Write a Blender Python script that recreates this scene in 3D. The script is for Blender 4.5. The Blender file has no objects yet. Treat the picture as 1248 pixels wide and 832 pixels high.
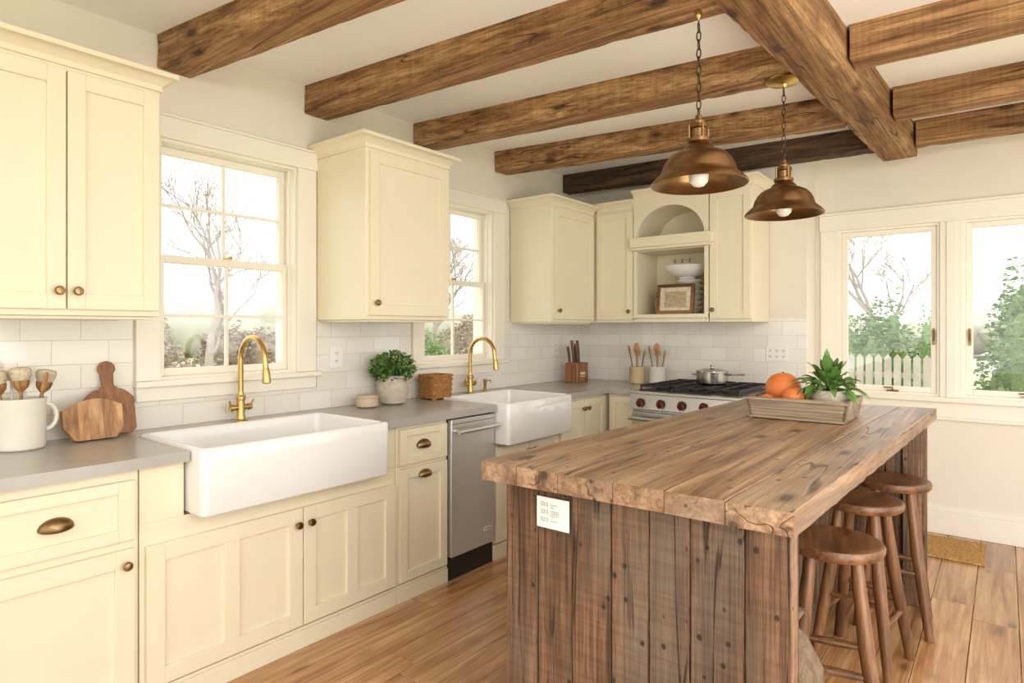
import bpy, bmesh, math, random
from mathutils import Vector, Matrix, noise
random.seed(7)
R = random.Random(11)
scene = bpy.context.scene
scene.view_settings.view_transform = 'Standard'
scene.view_settings.look = 'None'
scene.view_settings.exposure = 0.0
scene.view_settings.gamma = 1.0

# ------------------------------------------------------------------ materials
def L(h, k=1.0):
    h = h.lstrip('#')
    out = []
    for i in (0, 2, 4):
        c = int(h[i:i+2], 16) / 255.0
        c = c/12.92 if c <= .04045 else ((c+.055)/1.055)**2.4
        out.append(min(1, c*k))
    return (out[0], out[1], out[2], 1.0)

def base_mat(name):
    m = bpy.data.materials.new(name); m.use_nodes = True
    nt = m.node_tree
    b = nt.nodes['Principled BSDF']
    return m, nt, b

def N(nt, t, **kw):
    n = nt.nodes.new(t)
    for k, v in kw.items():
        setattr(n, k, v)
    return n

def mixc(nt, fac, a, b, blend='MIX'):
    n = N(nt, 'ShaderNodeMix', data_type='RGBA', blend_type=blend)
    for sock, val in ((n.inputs[0], fac), (n.inputs[6], a), (n.inputs[7], b)):
        if isinstance(val, bpy.types.NodeSocket): nt.links.new(val, sock)
        else: sock.default_value = val
    return n.outputs[2]

def ramp(nt, src, stops):
    n = N(nt, 'ShaderNodeValToRGB')
    el = n.color_ramp.elements
    while len(el) < len(stops): el.new(.5)
    for e, (p, c) in zip(el, stops):
        e.position = p; e.color = c
    nt.links.new(src, n.inputs[0])
    return n.outputs[0]

def plain(name, col, rough=.5, metal=0.0, var=.05, scale=6.0, bump=0.0, bscale=60.0, coat=0.0, spec=None):
    m, nt, b = base_mat(name)
    tc = N(nt, 'ShaderNodeTexCoord')
    nz = N(nt, 'ShaderNodeTexNoise'); nz.inputs['Scale'].default_value = scale; nz.inputs['Detail'].default_value = 4
    nt.links.new(tc.outputs['Object'], nz.inputs['Vector'])
    c = L(col) if isinstance(col, str) else col
    lo = tuple(x*(1-var) for x in c[:3]) + (1,)
    hi = tuple(min(1, x*(1+var)) for x in c[:3]) + (1,)
    nt.links.new(ramp(nt, nz.outputs[0], [(.3, lo), (.7, hi)]), b.inputs['Base Color'])
    b.inputs['Roughness'].default_value = rough
    b.inputs['Metallic'].default_value = metal
    if coat: b.inputs['Coat Weight'].default_value = coat
    if spec is not None: b.inputs['Specular IOR Level'].default_value = spec
    if bump:
        n2 = N(nt, 'ShaderNodeTexNoise'); n2.inputs['Scale'].default_value = bscale; n2.inputs['Detail'].default_value = 3
        nt.links.new(tc.outputs['Object'], n2.inputs['Vector'])
        bp = N(nt, 'ShaderNodeBump'); bp.inputs['Strength'].default_value = bump; bp.inputs['Distance'].default_value = .01
        nt.links.new(n2.outputs[0], bp.inputs['Height']); nt.links.new(bp.outputs[0], b.inputs['Normal'])
    return m

def leafy(name, c0, c1, c2, rough=.45):
    m, nt, b = base_mat(name)
    geo = N(nt, 'ShaderNodeNewGeometry'); tc = N(nt, 'ShaderNodeTexCoord')
    nz = N(nt, 'ShaderNodeTexNoise'); nz.inputs['Scale'].default_value = 22; nt.links.new(tc.outputs['Object'], nz.inputs['Vector'])
    a = ramp(nt, geo.outputs['Random Per Island'], [(.0, L(c0)), (.5, L(c1)), (1.0, L(c2))])
    g = ramp(nt, nz.outputs[0], [(.3, (.75, .75, .75, 1)), (.7, (1.1, 1.1, 1.1, 1))])
    nt.links.new(mixc(nt, 1.0, a, g, 'MULTIPLY'), b.inputs['Base Color'])
    b.inputs['Roughness'].default_value = rough
    return m

def wood(name, dark, mid, light, axis=1, rough=.5, bump=.3, across=11.0, along=1.0, tint=(.72, 1.15), knots=.6, grey=None, fine=.55, coat=0.0, crack=0.0, nails=0.0, saw=0.0, greyamt=.75, kscale=(3.8, 8.5), blotch=.4):
    m, nt, b = base_mat(name)
    lk = nt.links.new
    tc = N(nt, 'ShaderNodeTexCoord'); geo = N(nt, 'ShaderNodeNewGeometry')
    rnd = geo.outputs['Random Per Island']
    mul = N(nt, 'ShaderNodeVectorMath', operation='SCALE'); mul.inputs[0].default_value = (37, 53, 29); lk(rnd, mul.inputs['Scale'])
    add = N(nt, 'ShaderNodeVectorMath', operation='ADD'); lk(tc.outputs['Object'], add.inputs[0]); lk(mul.outputs[0], add.inputs[1])
    def mapped(al, ac):
        s = [ac, ac, ac]; s[axis] = al
        mp = N(nt, 'ShaderNodeMapping'); mp.inputs['Scale'].default_value = s
        lk(add.outputs[0], mp.inputs['Vector']); return mp.outputs[0]
    def nz(vec, detail, rgh=.55, dist=0):
        n = N(nt, 'ShaderNodeTexNoise'); n.inputs['Scale'].default_value = 1; n.inputs['Detail'].default_value = detail
        n.inputs['Roughness'].default_value = rgh; n.inputs['Distortion'].default_value = dist
        lk(vec, n.inputs['Vector']); return n.outputs[0]
    col = ramp(nt, nz(mapped(along, across), 7, .65, .6), [(.34, L(dark)), (.5, L(mid)), (.66, L(light))])
    nf = nz(mapped(along*2.0, across*5), 6, .65)
    f = ramp(nt, nf, [(.38, (fine, fine*.94, fine*.88, 1)), (.54, (1, 1, 1, 1))])
    col = mixc(nt, 1.0, col, f, 'MULTIPLY')
    bl = ramp(nt, nz(mapped(1.8, 4.5), 4, .6), [(.36, (.72, .66, .60, 1)), (.58, (1.0, 1.0, 1.0, 1))])
    col = mixc(nt, blotch, col, bl, 'MULTIPLY')
    if grey:
        gf = ramp(nt, nz(mapped(1.3, 4.0), 3), [(.45, (0, 0, 0, 1)), (.68, (greyamt, greyamt, greyamt, 1))])
        col = mixc(nt, gf, col, L(grey))
    mr = N(nt, 'ShaderNodeMapRange'); mr.inputs['To Min'].default_value = tint[0]; mr.inputs['To Max'].default_value = tint[1]
    lk(rnd, mr.inputs['Value'])
    cm = N(nt, 'ShaderNodeVectorMath', operation='SCALE'); lk(col, cm.inputs[0]); lk(mr.outputs[0], cm.inputs['Scale'])
    col = cm.outputs[0]
    height = nf
    if crack:
        cn = nz(mapped(.6, 10.0), 2, .5, .12)
        cf = ramp(nt, cn, [(.488, (0,0,0,1)), (.4975, (crack, crack, crack, 1)), (.5025, (crack, crack, crack, 1)), (.512, (0,0,0,1))])
        brk = ramp(nt, nz(mapped(2.0, 5.0), 2), [(.50, (0,0,0,1)), (.58, (1,1,1,1))])
        cf = mixc(nt, 1.0, cf, brk, 'MULTIPLY')
        col = mixc(nt, cf, col, L(dark, .28))
        sub = N(nt, 'ShaderNodeMath', operation='SUBTRACT'); lk(height, sub.inputs[0]); lk(cf, sub.inputs[1]); height = sub.outputs[0]
    if knots:
        v = N(nt, 'ShaderNodeTexVoronoi'); v.inputs['Scale'].default_value = 1
        lk(mapped(*kscale), v.inputs['Vector'])
        kf = ramp(nt, v.outputs['Distance'], [(.09, (knots, knots, knots, 1)), (.14, (knots*.45, knots*.45, knots*.45, 1)), (.24, (0, 0, 0, 1))])
        col = mixc(nt, kf, col, L(dark, .3))
    if nails:
        v = N(nt, 'ShaderNodeTexVoronoi'); v.inputs['Scale'].default_value = 1
        lk(mapped(15, 18), v.inputs['Vector'])
        kf = ramp(nt, v.outputs['Distance'], [(.10, (nails, nails, nails, 1)), (.15, (0, 0, 0, 1))])
        col = mixc(nt, kf, col, L(dark, .18))
    if saw:
        sn = nz(mapped(80, 3.0), 3, .6)
        sf = ramp(nt, sn, [(.40, (1-saw, 1-saw, 1-saw, 1)), (.58, (1, 1, 1, 1))])
        col = mixc(nt, 1.0, col, sf, 'MULTIPLY')
    lk(col, b.inputs['Base Color'])
    b.inputs['Roughness'].default_value = rough
    if coat:
        b.inputs['Coat Weight'].default_value = coat; b.inputs['Coat Roughness'].default_value = .2
    bp = N(nt, 'ShaderNodeBump'); bp.inputs['Strength'].default_value = bump; bp.inputs['Distance'].default_value = .01
    lk(height, bp.inputs['Height']); lk(bp.outputs[0], b.inputs['Normal'])
    return m

def tile_mat(name, axes):
    m, nt, b = base_mat(name)
    lk = nt.links.new
    tc = N(nt, 'ShaderNodeTexCoord'); sp = N(nt, 'ShaderNodeSeparateXYZ'); cb = N(nt, 'ShaderNodeCombineXYZ')
    lk(tc.outputs['Object'], sp.inputs[0]); lk(sp.outputs[axes], cb.inputs[0]); lk(sp.outputs[2], cb.inputs[1])
    br = N(nt, 'ShaderNodeTexBrick')
    br.inputs['Color1'].default_value = L('F0ECE4'); br.inputs['Color2'].default_value = L('E7E2D8'); br.inputs['Mortar'].default_value = L('D2CCC1')
    br.inputs['Scale'].default_value = 1; br.inputs['Mortar Size'].default_value = .0018; br.inputs['Mortar Smooth'].default_value = .3
    br.inputs['Brick Width'].default_value = .20; br.inputs['Row Height'].default_value = .098
    lk(cb.outputs[0], br.inputs['Vector'])
    lk(br.outputs['Color'], b.inputs['Base Color'])
    b.inputs['Roughness'].default_value = .10
    bp = N(nt, 'ShaderNodeBump', invert=True); bp.inputs['Strength'].default_value = .35; bp.inputs['Distance'].default_value = .003
    lk(br.outputs['Fac'], bp.inputs['Height']); lk(bp.outputs[0], b.inputs['Normal'])
    return m

def glass_mat(name):
    m, nt, b = base_mat(name)
    t = N(nt, 'ShaderNodeBsdfTransparent'); g = N(nt, 'ShaderNodeBsdfGlossy'); g.inputs['Roughness'].default_value = .02
    mx = N(nt, 'ShaderNodeMixShader'); mx.inputs[0].default_value = .05
    nt.links.new(t.outputs[0], mx.inputs[1]); nt.links.new(g.outputs[0], mx.inputs[2])
    nt.links.new(mx.outputs[0], nt.nodes['Material Output'].inputs['Surface'])
    return m

M_cream = plain('cream_paint', 'EBE0C5', .38, var=.012)
M_wall = plain('wall_paint', 'E8DFD1', .7, var=.015, bump=.05)
M_ceil = plain('ceiling_paint', 'F8F5EF', .8, var=.005)
M_trim = plain('white_trim_paint', 'F1EADC', .4, var=.01)
M_counter = plain('grey_stone_counter', 'AEA9A2', .24, var=.04, scale=14, bump=.015)
M_sink = plain('white_fireclay', 'EBEAE8', .10, var=.01, coat=.4)
M_brass = plain('brushed_brass', 'CDAB6C', .28, 1.0, var=.08, scale=30)
M_brass_d = plain('antique_brass', '8E7450', .34, 1.0, var=.2, scale=14)
M_shade = plain('aged_bronze_brass', '8C6D49', .34, 1.0, var=.22, scale=9)
M_steel = plain('stainless_steel', 'C2C1BE', .30, 1.0, var=.04, scale=3)
M_steelb = plain('bright_brushed_steel', 'D2D2D0', .30, .74, var=.03, scale=3)
M_black = plain('black_iron', '1B1A19', .45, var=.1, bump=.1)
M_dark = plain('dark_bronze', '4A3A2C', .45, .8, var=.1)
M_red = plain('red_enamel', '661413', .3, var=.05)
M_tileL = tile_mat('subway_tile_side', 1)
M_tileB = tile_mat('subway_tile_end', 0)
M_glass = glass_mat('window_glass')
M_ceramic = plain('cream_ceramic', 'E6E1D4', .3, var=.04, scale=12)
M_bristle = plain('pale_bristle', 'D2C3A6', .9, var=.2, scale=80, bump=.6, bscale=200)
M_stone = plain('speckled_stoneware', 'BFB4A2', .7, var=.18, scale=30, bump=.2)
M_pink = plain('beige_clay', 'C9B59F', .6, var=.08)
M_leaf = leafy('green_leaf', '3A6427', '577F36', '7FA352')
M_leaf2 = plain('dark_green_leaf', '4A6A35', .5, var=.4, scale=30)
M_wicker = plain('wicker', 'A8743F', .7, var=.4, scale=60, bump=.8, bscale=120)
M_jute = plain('jute', 'B48A52', .9, var=.35, scale=70, bump=.9, bscale=140)
M_orange = plain('orange_peel', 'DD7A3C', .45, var=.14, scale=12, bump=.12, bscale=160)
M_plate = plain('white_plastic', 'F2EFE8', .35, var=.01)
M_ink = plain('grey_ink', '8A857B', .6, var=.05)
M_bulb = plain('bulb_glass', 'F4EFE6', .08, var=.01, coat=.5)
M_sack = plain('burlap', '6E5A45', .9, var=.35, scale=25, bump=.8, bscale=110)
M_paper = plain('old_print', 'D9CFB8', .8, var=.2, scale=25)
M_print = plain('faded_ink', 'B5A587', .8, var=.2, scale=40)
BK = dict(rough=.75, bump=.9, across=17, along=1.0, tint=(.92, 1.08), knots=.9, fine=.52, crack=.92, saw=.16, nails=.3, blotch=.75, kscale=(3.2, 8.0))
M_beam = wood('reclaimed_beam', '7C5030', 'B08354', 'D4AA78', axis=0, **BK)
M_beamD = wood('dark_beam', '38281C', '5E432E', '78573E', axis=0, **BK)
M_beamY = wood('reclaimed_cross_beam', '7C5030', 'AF8254', 'D2A979', axis=1, **BK)
M_floor = wood('oak_floor', '9A6A3E', 'C09061', 'D9B181', axis=1, rough=.19, bump=.06, across=20, along=1.2, tint=(.74, 1.08), knots=.7, fine=.80, coat=.35, crack=.2, kscale=(2.8, 7.0), blotch=.5)
M_itop = wood('reclaimed_top', '77563C', 'A88261', 'C8A682', axis=1, rough=.38, bump=.5, across=17, along=1.0, tint=(.80, 1.08), knots=.9, grey='A38F7B', fine=.66, crack=.8, nails=.9, saw=.08, greyamt=.55, blotch=.7, kscale=(3.2, 8.0))
M_iside = wood('barn_board', '5A3E29', '8B6345', 'AE845F', axis=2, rough=.7, bump=.9, across=19, along=1.2, tint=(.62, 1.14), knots=.95, grey='7C6D5C', fine=.52, crack=.9, nails=.9, saw=.2, greyamt=.85, blotch=.85)
M_stool = wood('walnut_stool', '4E301B', '764E2F', '916541', axis=1, rough=.38, bump=.15, across=14, along=1.5, tint=(.9, 1.05), knots=0, fine=.7)
M_leg = wood('walnut_leg', '4E321D', '714B2C', '8C623C', axis=2, rough=.4, bump=.15, across=16, along=1.5, tint=(.85, 1.1), knots=0, fine=.7)
M_board = wood('cutting_board_wood', '744A2E', '9A6841', 'B58052', axis=2, rough=.45, bump=.1, across=14, along=1.4, tint=(.85, 1.1), knots=0, fine=.8)
M_boardL = wood('pale_cutting_board_wood', '8A6038', 'BA895A', 'D6AA7C', axis=2, rough=.45, bump=.1, across=14, along=1.4, tint=(.6, 1.15), knots=0, fine=.8)
M_spoon = wood('spoon_wood', '8A5A30', 'B98755', 'CF9F6C', axis=2, rough=.55, bump=.1, tint=(.6, 1.15), knots=0)
M_crate = wood('weathered_crate', '7D6E5B', 'A39079', 'BFAC90', axis=0, rough=.85, bump=.6, across=16, tint=(.8, 1.1), knots=.6, fine=.6)
M_frame = wood('frame_wood', '6A4526', '8E6238', '9F7344', axis=0, rough=.5, bump=.2, knots=0)

# ------------------------------------------------------------------ mesh builder
class MB:
    def __init__(s): s.v = []; s.f = []
    def add(s, vs, fs, M=None):
        o = len(s.v)
        for v in vs:
            v = Vector(v)
            s.v.append(M @ v if M is not None else v)
        s.f += [tuple(i+o for i in f) for f in fs]
        return s
    def box(s, x0, x1, y0, y1, z0, z1, M=None):
        return s.add([(x0,y0,z0),(x1,y0,z0),(x1,y1,z0),(x0,y1,z0),(x0,y0,z1),(x1,y0,z1),(x1,y1,z1),(x0,y1,z1)],
              [(0,3,2,1),(4,5,6,7),(0,1,5,4),(1,2,6,5),(2,3,7,6),(3,0,4,7)], M)
    def prism(s, pts, z0, z1, M=None):
        n = len(pts)
        vs = [(p[0],p[1],z0) for p in pts] + [(p[0],p[1],z1) for p in pts]
        fs = [tuple(range(n-1,-1,-1)), tuple(range(n,2*n))]
        fs += [(i,(i+1)%n,(i+1)%n+n,i+n) for i in range(n)]
        return s.add(vs, fs, M)
    def rings(s, loops, cap0=True, cap1=True, M=None):
        n = len(loops[0]); vs = [p for l in loops for p in l]; fs = []
        for k in range(len(loops)-1):
            for i in range(n):
                j = (i+1) % n
                fs.append((k*n+i, k*n+j, (k+1)*n+j, (k+1)*n+i))
        if cap0: fs.append(tuple(range(n-1,-1,-1)))
        if cap1: fs.append(tuple((len(loops)-1)*n+i for i in range(n)))
        return s.add(vs, fs, M)
    def lathe(s, prof, c=(0,0,0), n=32, M=None, cap0=True, cap1=True, sq=(1,1)):
        loops = [[(c[0]+r*math.cos(2*math.pi*i/n)*sq[0], c[1]+r*math.sin(2*math.pi*i/n)*sq[1], c[2]+z) for i in range(n)] for r, z in prof]
        return s.rings(loops, cap0, cap1, M)
    def tube(s, pts, rad, n=10, M=None):
        pts = [Vector(p) for p in pts]
        if not isinstance(rad, (list, tuple)): rad = [rad]*len(pts)
        t0 = (pts[1]-pts[0]).normalized()
        up = Vector((0,0,1)) if abs(t0.z) < .9 else Vector((1,0,0))
        u = t0.cross(up).normalized(); loops = []
        for i, p in enumerate(pts):
            if i == 0: t = t0
            elif i == len(pts)-1: t = (pts[i]-pts[i-1]).normalized()
            else: t = ((pts[i+1]-pts[i]).normalized()+(pts[i]-pts[i-1]).normalized()).normalized()
            u = (u - t*u.dot(t)).normalized(); w = t.cross(u)
            loops.append([p+(u*math.cos(2*math.pi*k/n)+w*math.sin(2*math.pi*k/n))*rad[i] for k in range(n)])
        return s.rings(loops, True, True, M)
    def sphere(s, c, r, nu=20, nv=12, M=None, f=None):
        if not isinstance(r, (tuple, list)): r = (r, r, r)
        loops = []
        for j in range(nv+1):
            th = math.pi*(j+.001)/(nv+.002)
            loops.append([(c[0]+r[0]*math.sin(th)*math.cos(2*math.pi*i/nu), c[1]+r[1]*math.sin(th)*math.sin(2*math.pi*i/nu), c[2]-r[2]*math.cos(th)) for i in range(nu)])
        return s.rings(loops, True, True, M)

ORG = {}
def finish(o, label, cat, group, structure):
    if label: o['label'] = label
    if cat: o['category'] = cat
    if group: o['group'] = group
    if structure: o['kind'] = 'structure'

def make(mb, name, mat, parent=None, label=None, cat=None, group=None, loc=None, bevel=0, seg=2, structure=False, solid=0, ang=35):
    if parent is not None: org = ORG[parent.name]
    elif loc is not None: org = Vector(loc)
    else:
        xs = [v.x for v in mb.v]; ys = [v.y for v in mb.v]; zs = [v.z for v in mb.v]
        org = Vector(((min(xs)+max(xs))/2, (min(ys)+max(ys))/2, min(zs)))
    me = bpy.data.meshes.new(name)
    me.from_pydata([v-org for v in mb.v], [], mb.f)
    me.update()
    bm = bmesh.new(); bm.from_mesh(me); bmesh.ops.recalc_face_normals(bm, faces=bm.faces); bm.to_mesh(me); bm.free()
    me.shade_smooth(); me.set_sharp_from_angle(angle=math.radians(ang))
    me.materials.append(mat)
    o = bpy.data.objects.new(name, me)
    bpy.context.collection.objects.link(o)
    if parent is not None: o.parent = parent
    else: o.location = org
    ORG[o.name] = org
    if solid:
        sm = o.modifiers.new('solid', 'SOLIDIFY'); sm.thickness = solid; sm.offset = 0
    if bevel:
        bv = o.modifiers.new('bevel', 'BEVEL'); bv.width = bevel; bv.segments = seg; bv.limit_method = 'ANGLE'; bv.angle_limit = math.radians(40)
    finish(o, label, cat, group, structure)
    return o

def root(name, label, cat, loc, group=None, structure=False):
    o = bpy.data.objects.new(name, None); o.empty_display_size = .1
    bpy.context.collection.objects.link(o); o.location = loc
    ORG[o.name] = Vector(loc); finish(o, label, cat, group, structure)
    return o

def clone(o, delta, rz=0, group=None, parent=None, label=None):
    c = o.copy(); bpy.context.collection.objects.link(c)
    if parent is None:
        c.location = o.location + Vector(delta); c.rotation_euler = (0, 0, rz)
        if label: c['label'] = label
    else:
        c.parent = parent
    for k in o.children: clone(k, (0,0,0), parent=c)
    return c

# mapping frames: (u, v, w) -> world ; w = outward from face
def FX(x0):   # faces +x, u along y
    return Matrix(((0,0,1,x0),(1,0,0,0),(0,1,0,0),(0,0,0,1)))
def FY(y0):   # faces -y, u along x
    return Matrix(((1,0,0,0),(0,0,-1,y0),(0,1,0,0),(0,0,0,1)))

def shaker(mb, M, u0, u1, v0, v1, st=.055, th=.02, mid=False, rail=None):
    rail = rail or st
    mb.box(u0, u0+st, v0, v1, 0, th, M); mb.box(u1-st, u1, v0, v1, 0, th, M)
    mb.box(u0+st, u1-st, v0, v0+rail, 0, th, M); mb.box(u0+st, u1-st, v1-rail, v1, 0, th, M)
    mb.box(u0+st-.002, u1-st+.002, v0+rail-.002, v1-rail+.002, 0, th-.012, M)
    if mid:
        c = (u0+u1)/2; mb.box(c-st/2, c+st/2, v0+rail, v1-rail, 0, th-.0005, M)

def knob(parent, M, u, v, w=.02, r=.015):
    mb = MB(); mb.lathe([(.006,w),(.006,w+.012),(r,w+.018),(r*1.05,w+.024),(r*.8,w+.030),(.001,w+.032)], (u, v, 0), 20, M)
    return make(mb, 'knob', M_brass_d, parent, label='antique brass round knob')

def cup(parent, M, u, v, w=.02, a=.048, b=.026, c=.026):
    mb = MB(); loops = []
    for j in range(17):
        ph = math.pi*j/16
        loops.append([(u+a*math.cos(ph), v-.010+b*1.25*math.sin(ph)*math.cos(ps), w+c*(math.sin(ph)*math.sin(ps))) for ps in [math.pi*.60*k/10 for k in range(11)]])
    vs = [p for l in loops for p in l]; fs = []
    for j in range(16):
        for k in range(10): fs.append((j*11+k, j*11+k+1, (j+1)*11+k+1, (j+1)*11+k))
    mb.add(vs, fs, M)
    return make(mb, 'cup_pull', M_brass_d, parent, label='antique brass cup pull', solid=.002, ang=80)

def crown(mb, x0, x1, y0, y1, z, ex=(0,1,1,1), h=.07, p=.06):
    prof = [(0,0),(.006,0),(.006,h*.30),(p*.45,h*.55),(p*.8,h*.72),(p,h*.74),(p,h)]
    loops = []
    for o, zz in prof:
        loops.append([(x0-o*ex[0], y0-o*ex[2], z+zz), (x1+o*ex[1], y0-o*ex[2], z+zz), (x1+o*ex[1], y1+o*ex[3], z+zz), (x0-o*ex[0], y1+o*ex[3], z+zz)])
    mb.rings(loops)

# ------------------------------------------------------------------ room shell
YB, YW, XJ = 4.70, 4.98, 1.86
XR = 4.8
ZC = 2.65
W1 = (1.20, 1.885); W2 = (2.80, 3.50); WZ = (1.12, 2.20)
mb = MB()
T = -.18
mb.box(T, 0, -1.0, 5.2, -.3, WZ[0]); mb.box(T, 0, -1.0, 5.2, WZ[1], ZC+.1)
for a, b in ((-1.0, W1[0]), (W1[1], W2[0]), (W2[1], 5.2)): mb.box(T, 0, a, b, WZ[0], WZ[1])
make(mb, 'wall_left', M_wall, structure=True, label='warm off-white plaster wall behind the sinks', loc=(0,0,0))
C1 = (2.012, 2.613); C2 = (2.736, 3.337); CZ = (.90, 2.05)
mb = MB()
mb.box(0, XJ, YB, YW+.2, -.3, ZC+.1)
mb.box(XJ, XR, YW, YW+.2, -.3, CZ[0]); mb.box(XJ, XR, YW, YW+.2, CZ[1], ZC+.1)
for a, b in ((XJ, C1[0]), (C1[1], C2[0]), (C2[1], XR)): mb.box(a, b, YW, YW+.2, CZ[0], CZ[1])
make(mb, 'wall_back', M_wall, structure=True, label='warm off-white wall with casement windows', loc=(0,0,0))
mb = MB(); mb.box(-.18, XR, -1.0, 5.18, ZC, ZC+.12)
make(mb, 'ceiling', M_ceil, structure=True, label='white ceiling between beams')
# floor planks
mb = MB(); x = 0.0
while x < XR:
    w = R.choice([.13, .15, .17]); y = -1.2 - R.random()*1.2
    while y < YW:
        ln = .8+R.random()*1.3; y1 = min(y+ln, YW)
        if y1 > -1.2 and y1-y > .01: mb.box(x+.0009, min(x+w, XR)-.0009, max(y, -1.2)+.0009, y1-.0009, -.03, 0)
        y += ln
    x += w
make(mb, 'floor', M_floor, structure=True, label='honey oak plank floor', bevel=.0014, seg=1, loc=(0,0,0))
mb = MB(); mb.box(XJ+.015, XR, YW-.018, YW, 0, .15); mb.box(XJ+.015, XR, YW-.012, YW, .15, .18)
make(mb, 'baseboard_back', M_trim, structure=True, label='tall white baseboard', bevel=.003)

# backsplash tile
mb = MB()
mb.box(0, .008, .1, 4.70, .91, 1.03); mb.box(0, .008, .1, 1.09, 1.03, 1.42); mb.box(0, .008, 2.005, 2.69, 1.03, 1.42); mb.box(0, .008, 3.62, 4.70, 1.03, 1.42)
make(mb, 'trim_1', M_tileL, structure=True, label='white subway tile backsplash', loc=(0,0,.91))
mb = MB(); mb.box(.008, XJ-.001, YB-.008, YB, .91, 1.42)
make(mb, 'trim_2', M_tileB, structure=True, label='white subway tile backsplash behind the range', loc=(0,0,.91))

# double hung windows on left wall
def dh_window(n, y0, y1, cl, cr):
    z0, z1 = WZ
    r = root('window_%d' % n, 'white double-hung window with four-pane sashes', None, (0, (y0+y1)/2, z0), structure=True)
    mb = MB()
    mb.box(0, .022, y0-cl, y0, z0, z1); mb.box(0, .022, y1, y1+cr, z0, z1)
    mb.box(0, .024, y0-cl-.008, y1+cr+.008, z1, z1+.095); mb.box(0, .030, y0-cl-.012, y1+cr+.012, z1+.095, z1+.108)
    mb.box(0, .055, y0-cl-.01, y1+cr+.01, z0-.025, z0); mb.box(0, .02, y0-cl, y1+cr, z0-.09, z0-.025)
    make(mb, 'casing', M_trim, r, bevel=.003)
    mb = MB(); t = .012
    mb.box(-.18, 0, y0, y0+t, z0, z1); mb.box(-.18, 0, y1-t, y1, z0, z1); mb.box(-.18, 0, y0+t, y1-t, z1-t, z1); mb.box(-.18, 0, y0+t, y1-t, z0, z0+t)
    for yy in (y0+t, y1-t-.010): mb.box(-.052, -.040, yy, yy+.010, z0+t, z1-t)
    make(mb, 'jamb', M_trim, r)
    zm = (z0+z1)/2+.01
    for nm, xc, a, b in (('lower_sash', -.070, z0+t, zm+.017), ('upper_sash', -.104, zm-.017, z1-t)):
        mb = MB(); s = .034; th = .015; ya, yb = y0+t, y1-t
        mb.box(xc-th, xc+th, ya, ya+s, a, b); mb.box(xc-th, xc+th, yb-s, yb, a, b)
        mb.box(xc-th, xc+th, ya+s, yb-s, a, a+s); mb.box(xc-th, xc+th, ya+s, yb-s, b-s, b)
        mc = (ya+yb)/2; zc = (a+b)/2
        mb.box(xc-.010, xc+.010, mc-.007, mc+.007, a+s, b-s); mb.box(xc-.009, xc+.009, ya+s, yb-s, zc-.007, zc+.007)
        sash = make(mb, nm, M_trim, r, bevel=.002)
        mb = MB(); mb.box(xc-.002, xc+.002, ya+s, yb-s, a+s, b-s)
        make(mb, 'glass', M_glass, sash)
    mb = MB(); yc = (y0+y1)/2
    mb.box(-.085, -.055, yc-.025, yc+.025, zm+.017, zm+.025); mb.tube([(-.07, yc, zm+.025), (-.07, yc+.03, zm+.031)], .005, 8)
    make(mb, 'sash_lock', M_brass, r)
dh_window(1, W1[0], W1[1], .10, .11)
dh_window(2, W2[0], W2[1], .10, .12)

def casement(n, x0, x1, latch):
    z0, z1 = CZ
    r = root('window_%d' % n, 'white casement window with a crank handle', None, ((x0+x1)/2, YW, z0), structure=True)
    mb = MB(); t = .016
    mb.box(x0, x0+t, YW, YW+.2, z0, z1); mb.box(x1-t, x1, YW, YW+.2, z0, z1); mb.box(x0+t, x1-t, YW, YW+.2, z1-t, z1); mb.box(x0+t, x1-t, YW, YW+.2, z0, z0+t)
    make(mb, 'jamb', M_trim, r)
    mb = MB(); s = .036; yc = YW+.04; xa, xb = x0+t, x1-t; d = .018
    mb.box(xa, xa+s, yc-d, yc+d, z0+t, z1-t); mb.box(xb-s, xb, yc-d, yc+d, z0+t, z1-t)
    mb.box(xa+s, xb-s, yc-d, yc+d, z0+t, z0+t+s); mb.box(xa+s, xb-s, yc-d, yc+d, z1-t-s, z1-t)
    sash = make(mb, 'sash', M_trim, r, bevel=.003)
    mb = MB(); mb.box(xa+s, xb-s, yc-.002, yc+.002, z0+t+s, z1-t-s); make(mb, 'glass', M_glass, sash)
    xm = (x0+x1)/2+.03
    mb = MB(); mb.box(xm-.035, xm+.035, YW+.0, YW+.02, z0+t, z0+t+.012); mb.tube([(xm, YW+.01, z0+t+.012), (xm, YW+.0, z0+t+.03), (xm-.05, YW-.005, z0+t+.028)], .005, 8)
    make(mb, 'crank_handle', M_brass_d, r)
    xl = latch
    mb = MB(); mb.box(xl-.008, xl+.008, YW+.012, YW+.022, 1.24, 1.34); mb.tube([(xl, YW+.01, 1.27), (xl, YW-.005, 1.30), (xl, YW-.008, 1.35)], .005, 8)
    make(mb, 'latch', M_brass_d, r)
casement(3, C1[0], C1[1], C1[1]-.035)
casement(4, C2[0], C2[1], C2[0]+.035)
mb = MB()
xa, xb = 1.895, 3.455
for a, b in ((xa, C1[0]), (C1[1], C2[0]), (C2[1], xb)):
    mb.box(a, b, YW-.02, YW, CZ[0], CZ[1])
mb.box(C1[1]+.035, C2[0]-.035, YW-.03, YW-.02, CZ[0], CZ[1])
mb.box(xa-.008, xb+.008, YW-.024, YW, CZ[1], CZ[1]+.11); mb.box(xa-.014, xb+.014, YW-.034, YW, CZ[1]+.11, CZ[1]+.128)
mb.box(xa-.02, xb+.02, YW-.06, YW, CZ[0]-.03, CZ[0]); mb.box(xa, xb, YW-.02, YW, CZ[0]-.13, CZ[0]-.03); mb.box(xa-.01, XR, YW-.026, YW, CZ[0]-.15, CZ[0]-.13)
make(mb, 'trim_3', M_trim, structure=True, label='white window casing with sill shelf', bevel=.003)

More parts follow.
